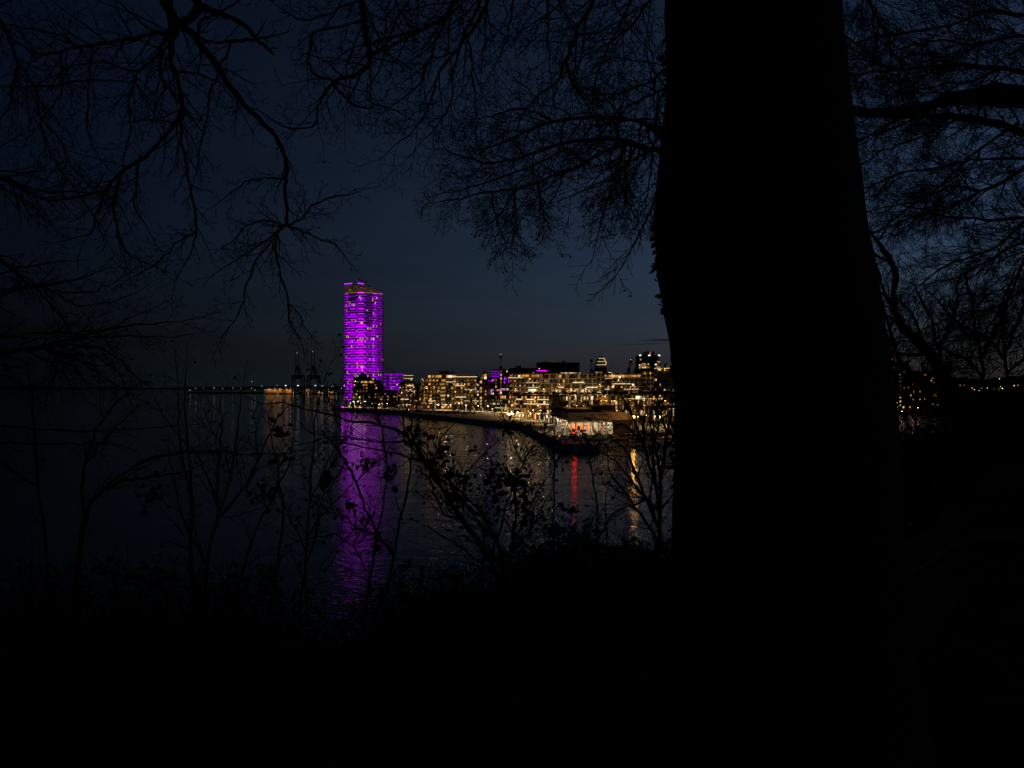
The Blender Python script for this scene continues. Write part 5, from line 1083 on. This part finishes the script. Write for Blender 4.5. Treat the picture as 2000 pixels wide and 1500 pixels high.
# ---- 4. leaning crooked tree and saplings on the knoll
def leaner():
    Y = 10.; base = P(1868,800,Y); root = empty("crooked_tree", base, 0, "crooked bare tree leaning left over the town lights on the right", "tree"); w = Wood(51); w2 = Wood(52)
    w2.limb([(1868,800,36),(1852,765,34),(1838,725,32),(1817,690,30),(1790,665,25),(1765,642,21),(1748,610,15),(1744,590,14),(1748,560,14),(1750,530,15),(1742,515,16),(1730,497,13),(1715,470,8),(1690,445,6),(1672,415,5)], Y, 0, 30, 9, wig=.004, wscale=.8); w2.mesh("trunk", M['bark'], root, base)
    k = dict(level=2, grav=.1, leaf=.05, dens=.8)
    w.limb([(1808,693,8),(1770,693,6),(1725,682,5),(1690,670,4)], Y, .2, spray=8, L=.6, **k); w.limb([(1766,643,7),(1740,622,5),(1712,612,4),(1680,590,3)], Y, .2, spray=10, L=.6, **k); w.limb([(1744,590,6),(1720,570,4),(1695,540,3),(1685,505,2)], Y, .2, spray=10, L=.6, **k); w.limb([(1742,512,6),(1712,500,4),(1685,485,3)], Y, .1, spray=8, L=.5, **k); w.limb([(1715,470,5),(1735,440,3),(1745,415,2)], Y, .1, spray=7, L=.5, **k); w.limb([(1755,620,6),(1730,580,5),(1715,530,4),(1700,480,3)], Y, .2, spray=14, L=.6, **k); w.limb([(1790,662,6),(1772,640,5),(1745,600,3)], Y, .1, spray=6, L=.5, **k)
    w.limb([(1765,720,9),(1752,690,8),(1740,650,6),(1722,590,5),(1708,540,4),(1690,500,3)], Y+.6, .2, spray=18, L=.7, **k)
    w.mesh("crown", M['bark'], root, base); w.leaf_mesh("withered_leaves", M['leaf'], root, base)
leaner()
def sapling(label, Y, base, stems, seed, name="sapling", cat="tree", L=.5, leaf=.1, spray=14, dens=.8, w0=6, grav=.15, level=2):
    b = P(base[0], base[1], Y); root = empty(name, b, 0, label, cat); w = Wood(seed); w2 = Wood(seed+100)
    for i, s_ in enumerate(stems):
        t = [base]+list(s_) if i == 0 or len(base) == 2 and s_[0][1] < base[1] and i < 99 and len(s_[0]) > 2 else list(s_)
        w.limb(t, Y, .15, w0, spray=spray, level=level, L=L, grav=grav, leaf=leaf, dens=dens)
    n = w2.limb([(base[0], base[1]+60, w0*1.5), base+(w0*1.2,)], Y, 0, w0, 6); w2.mesh("stem", M['bark'], root, b); w.mesh("crown", M['bark'], root, b); w.leaf_mesh("withered_leaves", M['leaf'], root, b)
sapling("thin upright sapling just right of the crooked tree", 11, (1850,800), [[(1845,740),(1832,680),(1820,630),(1800,585)],[(1838,700),(1800,660),(1785,620)],[(1832,680),(1855,640),(1870,590)]], 61, L=.7, spray=16)
sapling("tangle of thin twiggy stems veiling the town lights right of the big trunk", 9, (1788,860), [[(1782,800),(1770,750),(1752,700),(1740,650)],[(1785,780),(1800,730),(1812,690)],[(1778,790),(1755,760),(1735,740)],[(1788,810),(1815,775),(1840,740)]], 64, L=.6, spray=14, dens=1.1, w0=4)
sapling("bushy sapling in the middle of the right-hand knoll", 11.5, (1925,790), [[(1920,730),(1912,670),(1900,610),(1890,560)],[(1916,700),(1945,650),(1960,600)],[(1912,670),(1880,640),(1850,610)],[(1920,740),(1890,700),(1860,690)]], 62, L=.75, spray=18)
sapling("dense sapling near the right picture edge on the knoll", 10.5, (1970,790), [[(1965,720),(1958,660),(1965,600)],[(1962,690),(1985,640),(2005,580)],[(1962,700),(1930,660),(1905,650)],[(1965,730),(2000,700),(2020,660)]], 63, L=.75, spray=18)

# ---- 5. shrubs and brambles at the lip of the slope
def shrub(label, Y, base, traces, seed, leaf=.15, L=.35, spray=8, name="bare_shrub", lf=.04, level=1, dens=.8, grav=.12, clumps=(), wig=.006):
    b = P(base[0], base[1], Y); root = empty(name, b, 0, label, "shrub"); w = Wood(seed); w.lf = lf
    for t in traces: w.limb(t, Y, w=4, spray=spray, level=level, L=L, grav=grav, leaf=leaf, dens=dens, wig=wig)
    for (px, py, rx, ry, n, sz) in clumps:
        for _ in range(n): w.leaves.append((np.array(P(w.r.gauss(px,rx), w.r.gauss(py,ry), Y+w.r.gauss(0,.08))), sz*w.r.choice((.35,.6,.8,1.,1.4))*w.r.uniform(.8,1.2)))
    w.mesh("stems", M['bark'], root, b); w.leaf_mesh("withered_leaves", M['leaf'], root, b)
shrub("crossing bare stems before the purple reflection", 5.2, (765,1320), [[(748,1330,7),(752,1180,6),(768,1085,5),(786,1000,5),(800,930,4),(806,870,3)],[(768,1085,6),(725,1020,5),(702,958,5),(682,912,5),(663,884,5)],[(705,1330,6),(716,1180,5),(724,1110,5),(737,1040,4),(752,965,3),(756,900,3),(746,835,3),(736,800,2),(724,775,1.5)],[(600,1330,5),(598,1060,4),(603,980,4),(609,900,3),(615,820,3),(626,760,2),(642,718,1.5)],[(720,1120,4),(690,1065,3),(655,1040,2),(610,1050,1.5)],[(690,1060,3),(740,990,3),(640,1090,2)],[(600,1050,4),(640,990,3),(690,945,2),(740,900,2)],[(603,985,3),(640,900,2),(690,825,1.5)],[(735,1045,3),(700,1035,3),(660,1000,2)],[(600,1080,3),(560,1000,3),(545,960,2)]], 71, leaf=.3, L=.3, spray=8, clumps=[(712,905,14,5,40,.04),(760,930,6,14,34,.045),(735,1060,4,6,8,.06),(684,995,5,6,8,.06),(742,1075,4,5,8,.055),(700,1040,5,4,6,.05)])
shrub("single long twig holding one big withered leaf left of the purple reflection", 4.6, (585,1320), [[(575,1330,5),(588,1150,4),(615,1050,3),(640,960,2.4),(662,925,2)],[(615,1050,3),(632,940,2),(645,912,2)]], 72, leaf=.2, L=.25, spray=5, clumps=[(642,912,3,7,5,.085),(648,942,3,2,2,.03)])
shrub("arching bramble sweeping from the left across the purple reflection", 5.0, (965,1180), [[(985,1200,10),(960,1090,9),(905,1015,8),(862,955,8),(832,905,8),(806,862,7),(770,836,6),(720,826,5),(672,818,4),(628,806,4),(585,796,3),(545,783,3),(520,788,2)],[(660,815,3),(648,790,2.5),(636,770,2)],[(806,862,5),(745,866,3),(700,858,3),(655,850,2),(600,866,1.5)],[(832,905,5),(790,890,4),(745,880,3),(690,868,3),(650,855,2),(620,870,1.5)],[(806,862,4),(800,810,3),(790,782,2)],[(740,830,3),(728,805,3),(735,790,2)],[(862,955,5),(848,900,4),(860,860,3),(880,835,2)],[(905,1015,5),(870,1010,4),(845,960,3),(835,900,3)],[(960,1090,6),(985,1000,4),(1010,930,3),(1022,905,3),(1045,870,2),(1062,850,1.5)],[(1022,905,3),(1003,870,2),(996,845,1.5)],[(1022,905,3),(1045,885,2),(1075,845,1.5)],[(880,1000,4),(905,930,3),(925,905,2.5),(960,872,2)],[(900,1010,5),(885,950,4),(868,910,3)]], 73, leaf=.3, L=.3, spray=10, clumps=[(812,862,12,10,36,.05),(822,846,16,5,26,.05),(784,850,6,6,14,.05),(845,905,8,12,30,.045),(862,880,8,10,24,.04),(870,930,9,16,40,.045),(868,875,6,8,16,.04)])
shrub("leafy hazel clump overhanging the brown water in the middle", 5.4, (1000,1230), [[(1010,1240,9),(985,1130,8),(975,1060,7),(940,1000,6),(895,955,5),(865,930,4)],[(985,1130,7),(1000,1060,6),(1010,990,5),(1000,940,4),(985,925,3)],[(1000,1060,5),(1030,1000,4),(1050,960,3)],[(975,1060,6),(945,1030,5),(915,990,4)],[(1000,1080,5),(1040,1030,4),(1055,1000,3)],[(985,1130,6),(940,1100,5),(900,1070,4),(870,1050,3)],[(1000,1150,6),(930,1060,5),(880,980,4),(850,930,4),(838,900,3)]], 74, leaf=.5, L=.35, spray=10, clumps=[(985,930,24,10,110,.05),(1015,945,14,12,60,.05),(965,960,10,16,40,.05),(905,945,12,12,36,.045),(1018,985,12,14,40,.05),(1035,1010,14,12,40,.05),(890,975,12,10,26,.045),(960,1000,14,18,30,.045)])
shrub("slender twigs rising before the red reflection", 5.6, (1095,1190), [[(1085,1200,5),(1080,1080,4),(1082,980,3),(1083,900,2.5),(1082,850,2),(1085,815,1.5)],[(1175,1190,4),(1170,1080,4),(1165,1000,3),(1160,935,3),(1150,890,2)],[(1150,890,2),(1138,870,2)],[(1150,892,2),(1165,872,1.5)],[(1083,902,2),(1070,880,1.5)],[(1083,905,2),(1100,885,1.5)],[(1190,1180,4),(1185,1060,3),(1180,980,2),(1195,930,1.5)],[(1120,1190,4),(1125,1100,3),(1150,1050,2),(1160,1010,1.5)]], 75, leaf=.25, L=.25, spray=6, clumps=[(1110,1000,14,8,28,.045),(1085,1030,18,12,60,.05),(1130,1050,20,14,60,.05)])
shrub("fan-shaped bare sapling beside the left foot of the big trunk", 6.4, (1285,1110), [[(1285,1130,11),(1287,1060,10),(1288,1000,8),(1280,950,6),(1265,900,5),(1252,860,6),(1240,820,4),(1226,792,3)],[(1288,1000,9),(1290,930,7),(1302,850,5),(1312,800,3),(1318,770,2)],[(1287,1030,8),(1262,975,7),(1238,915,5),(1220,872,4),(1190,850,2)],[(1280,950,6),(1272,880,5),(1290,820,3),(1296,780,2)],[(1265,900,5),(1255,840,4),(1262,790,3),(1270,770,2)],[(1287,1060,7),(1255,1010,5),(1220,960,4),(1195,930,3)],[(1290,930,5),(1278,870,4),(1268,820,3)],[(1288,1000,5),(1240,950,4),(1205,900,3),(1185,890,2)],[(1252,860,4),(1225,835,3),(1200,825,2)],[(1302,850,4),(1290,800,3),(1280,770,2)],[(1262,975,5),(1225,990,4),(1190,1010,3),(1165,1060,2)]], 76, leaf=.08, L=.5, spray=9, level=2, dens=.42)
shrub("dark tangled shrub with upright rods in the left shadows", 5.6, (430,1240), [[(385,1260,9),(372,1100,7),(376,980,6),(372,900,4),(360,800,3),(362,738,2)],[(376,980,5),(352,880,4),(350,800,3),(347,742,2)],[(400,1260,8),(405,1080,6),(430,1000,5),(450,930,4),(465,850,3),(470,780,2)],[(430,1000,5),(410,940,4),(380,880,3),(330,830,2),(308,790,1.5)],[(430,1010,5),(480,950,4),(520,860,3),(540,820,2)],[(425,1020,5),(425,920,4),(432,850,3),(430,800,2)],[(450,940,4),(440,880,3),(415,840,2)],[(400,1100,6),(350,1000,4),(340,930,3)],[(480,960,4),(505,900,3),(500,870,2)],[(460,1240,6),(470,1120,5),(500,1030,4),(560,920,3)],[(520,1260,6),(540,1120,5),(555,1000,4),(540,900,3),(530,850,2)]], 77, leaf=.1, L=.4, spray=6, clumps=[(545,900,14,10,40,.05),(545,835,12,8,26,.05),(520,960,14,16,40,.05),(300,960,20,20,60,.05)])
shrub("forked small tree leaning right in the far left shadows", 6.2, (160,1240), [[(140,1260,13),(155,1080,11),(165,1010,9),(180,975,7),(230,932,5),(282,898,6),(345,885,5),(420,882,6),(480,886,4),(535,888,3)],[(165,1000,9),(160,940,6),(168,890,5),(190,835,4),(215,800,4),(240,775,3)],[(200,955,8),(245,935,6),(305,930,4),(355,922,3)],[(170,900,6),(195,870,4),(230,830,3)],[(95,1260,6),(90,1050,5),(72,930,5),(66,840,4),(64,770,3)],[(75,950,4),(40,930,3),(0,900,3)],[(-20,830,5),(60,838,4),(130,842,4),(220,842,3),(300,836,2),(350,830,2)],[(-20,868,5),(60,866,4),(140,868,3),(220,866,2)]], 78, leaf=.06, L=.4, spray=5)

def bramble_bank(label, seed, box, Yr, n, name="bramble_thicket"):
    """low tangle of arching stems and withered leaves along the lip of the slope"""
    r = random.Random(seed); w = Wood(seed); px = (box[0]+box[1])/2; b = P(px, box[3], Yr[0]); root = empty(name, b, 0, label, "shrub")
    for _ in range(n):
        x = r.uniform(box[0],box[1]); Y = r.uniform(*Yr); X = PX(x,Y); z = hillside(X,Y); h = max(.12, (ZY(r.triangular(box[2],box[3],box[3]-20),Y)-z)); a = r.uniform(0,6.28); ln = r.uniform(.2,.5)
        pts = [(X+math.cos(a)*ln*t, Y+math.sin(a)*ln*t, z-.05+h*math.sin(min(1,t*1.15)*math.pi*.62)) for t in np.linspace(0,1,8)]; w.line(pts, np.linspace(.006,.0018,8), 3)
        for _ in range(r.randrange(2,7)):
            q = pts[r.randrange(2,8)]; w.leaves.append((np.array(q)+w.g.normal(size=3)*.04, r.uniform(.03,.075)))
            w.twig(np.array(q), w.g.normal(size=3)+np.array((0,0,.6)), r.uniform(.1,.28), .003, 0, np.array((0,1,0)), .1, 0, 5)
    w.mesh("stems", M['bark'], root, b); w.leaf_mesh("withered_leaves", M['leaf'], root, b)
bramble_bank("thick bramble bank on the slope lip below the red reflection", 81, (1030,1320,1030,1130), (5.2,6.9), 420)
bramble_bank("bramble bank on the slope lip below the brown water", 82, (780,1060,1080,1230), (4.6,6.2), 380)
bramble_bank("straggling bramble at the lowest end of the purple reflection", 83, (590,800,1255,1330), (4.0,5.2), 130)
bramble_bank("dark bramble bank in the lower left shadows", 84, (-20,580,1060,1260), (4.2,6.0), 520)
bramble_bank("black hedge of brambles crowning the knoll on the right", 85, (1840,2040,768,808), (10.5,13.5), 700, "hedge")
bramble_bank("low brambles on the dip right of the big trunk", 86, (1735,1850,810,895), (9.5,12), 620)

# ---- small trees in town, roof planting
def town_tree(name, px, base, Y, h, w_, label, group, seed, crown='foliage'):
    z = ZL if base is None else base; r = random.Random(seed); o = empty(name, (PX(px,Y),Y,z), 0, label, "tree", group)
    MB().lathe([(.16,0),(.1,h*.45)],7).build("trunk", M['bark'], o); mb = MB()
    for _ in range(150):
        a = r.uniform(0,6.28); e = r.uniform(-1,1); q = r.uniform(.35,1)**.5*(1+.25*math.sin(3*a+seed)); x = w_/2*q*math.cos(a)*math.sqrt(1-e*e*.8); y = w_/2*q*math.sin(a)*math.sqrt(1-e*e*.8); zz = h*.62+h*.38*e*q; s = r.uniform(.15,.4)
        d = Vector((r.gauss(0,1),r.gauss(0,1),r.gauss(0,1))).normalized(); u = d.orthogonal().normalized(); v2 = d.cross(u); c = Vector((x,y,zz)); mb.add([c-u*s-v2*s, c+u*s-v2*s*.6, c+u*s*.7+v2*s, c-u*s*.6+v2*s*.8], [(0,1,2,3)])
    mb.build("crown", M[crown], o)
for k, (px, Y, h, w_) in enumerate([(887,500,5,5.5),(918,505,9,6),(939,498,6,5),(946,490,7,4.5),(965,455,6,6),(972,450,5,5),(979,448,5.5,5),(1062,372,6,3.5),(1306,300,7,4)]):
    town_tree("street_tree", px, None, Y, h, w_, ("%s dark quay tree from the left before the brick and terrace blocks" % ORD[k]) if k < 8 else "small dark tree on the square close to the big trunk", "small trees along the quay", 90+k)
town_tree("street_tree", 1916, ZY(762,660)-2, 660, 12, 20, "broad crown glowing orange from lamps on the far right hillside", None, 131)
o = lamp_post((PX(1916,650),650,ZY(762,660)-2), 3, "hidden orange lamp below the glowing hillside crown", 'lamp_orange', .3)
for k in range(30):
    px = 990+k*11.2+rng.uniform(-3,3); Y = 412-(px-977)*.11+3; z = ZY(772.5, 396 if px < 1080 else 390 if px < 1150 else 382 if px < 1210 else 372)+.36
    n = 1+(k % 2); town_tree("roof_shrub", px, z, Y+rng.uniform(1,7), rng.uniform(.9,1.9), rng.uniform(1.6,3.2), "%s clipped roof shrub from the %s along the flat waterfront roofs" % (ORD[k] if k < 15 else ORD[29-k], "left" if k < 15 else "right end"), "shrubs on the flat roofs", 150+k)

# ---- phone-bright windscreen of a van down on the lower road, right
Y = 60.; z = ZY(846,Y); o = empty("parked_van", (PX(1913,Y),Y,z-1.0), -1.57, "parked van with a sky-reflecting windscreen in the dark right corner", "van")
prof = [(-2.6,.4),(-2.6,2.2),(1.2,2.25),(1.9,1.35),(2.5,1.15),(2.55,.4)]; n = 6
MB().add([(x*.55,-.62,q*.6) for x,q in prof]+[(x*.55,.62,q*.6) for x,q in prof], [tuple(range(n-1,-1,-1)),tuple(range(n,2*n))]+[(i,(i+1)%n,n+(i+1)%n,n+i) for i in range(n)]).build("body", M['dark'], o)
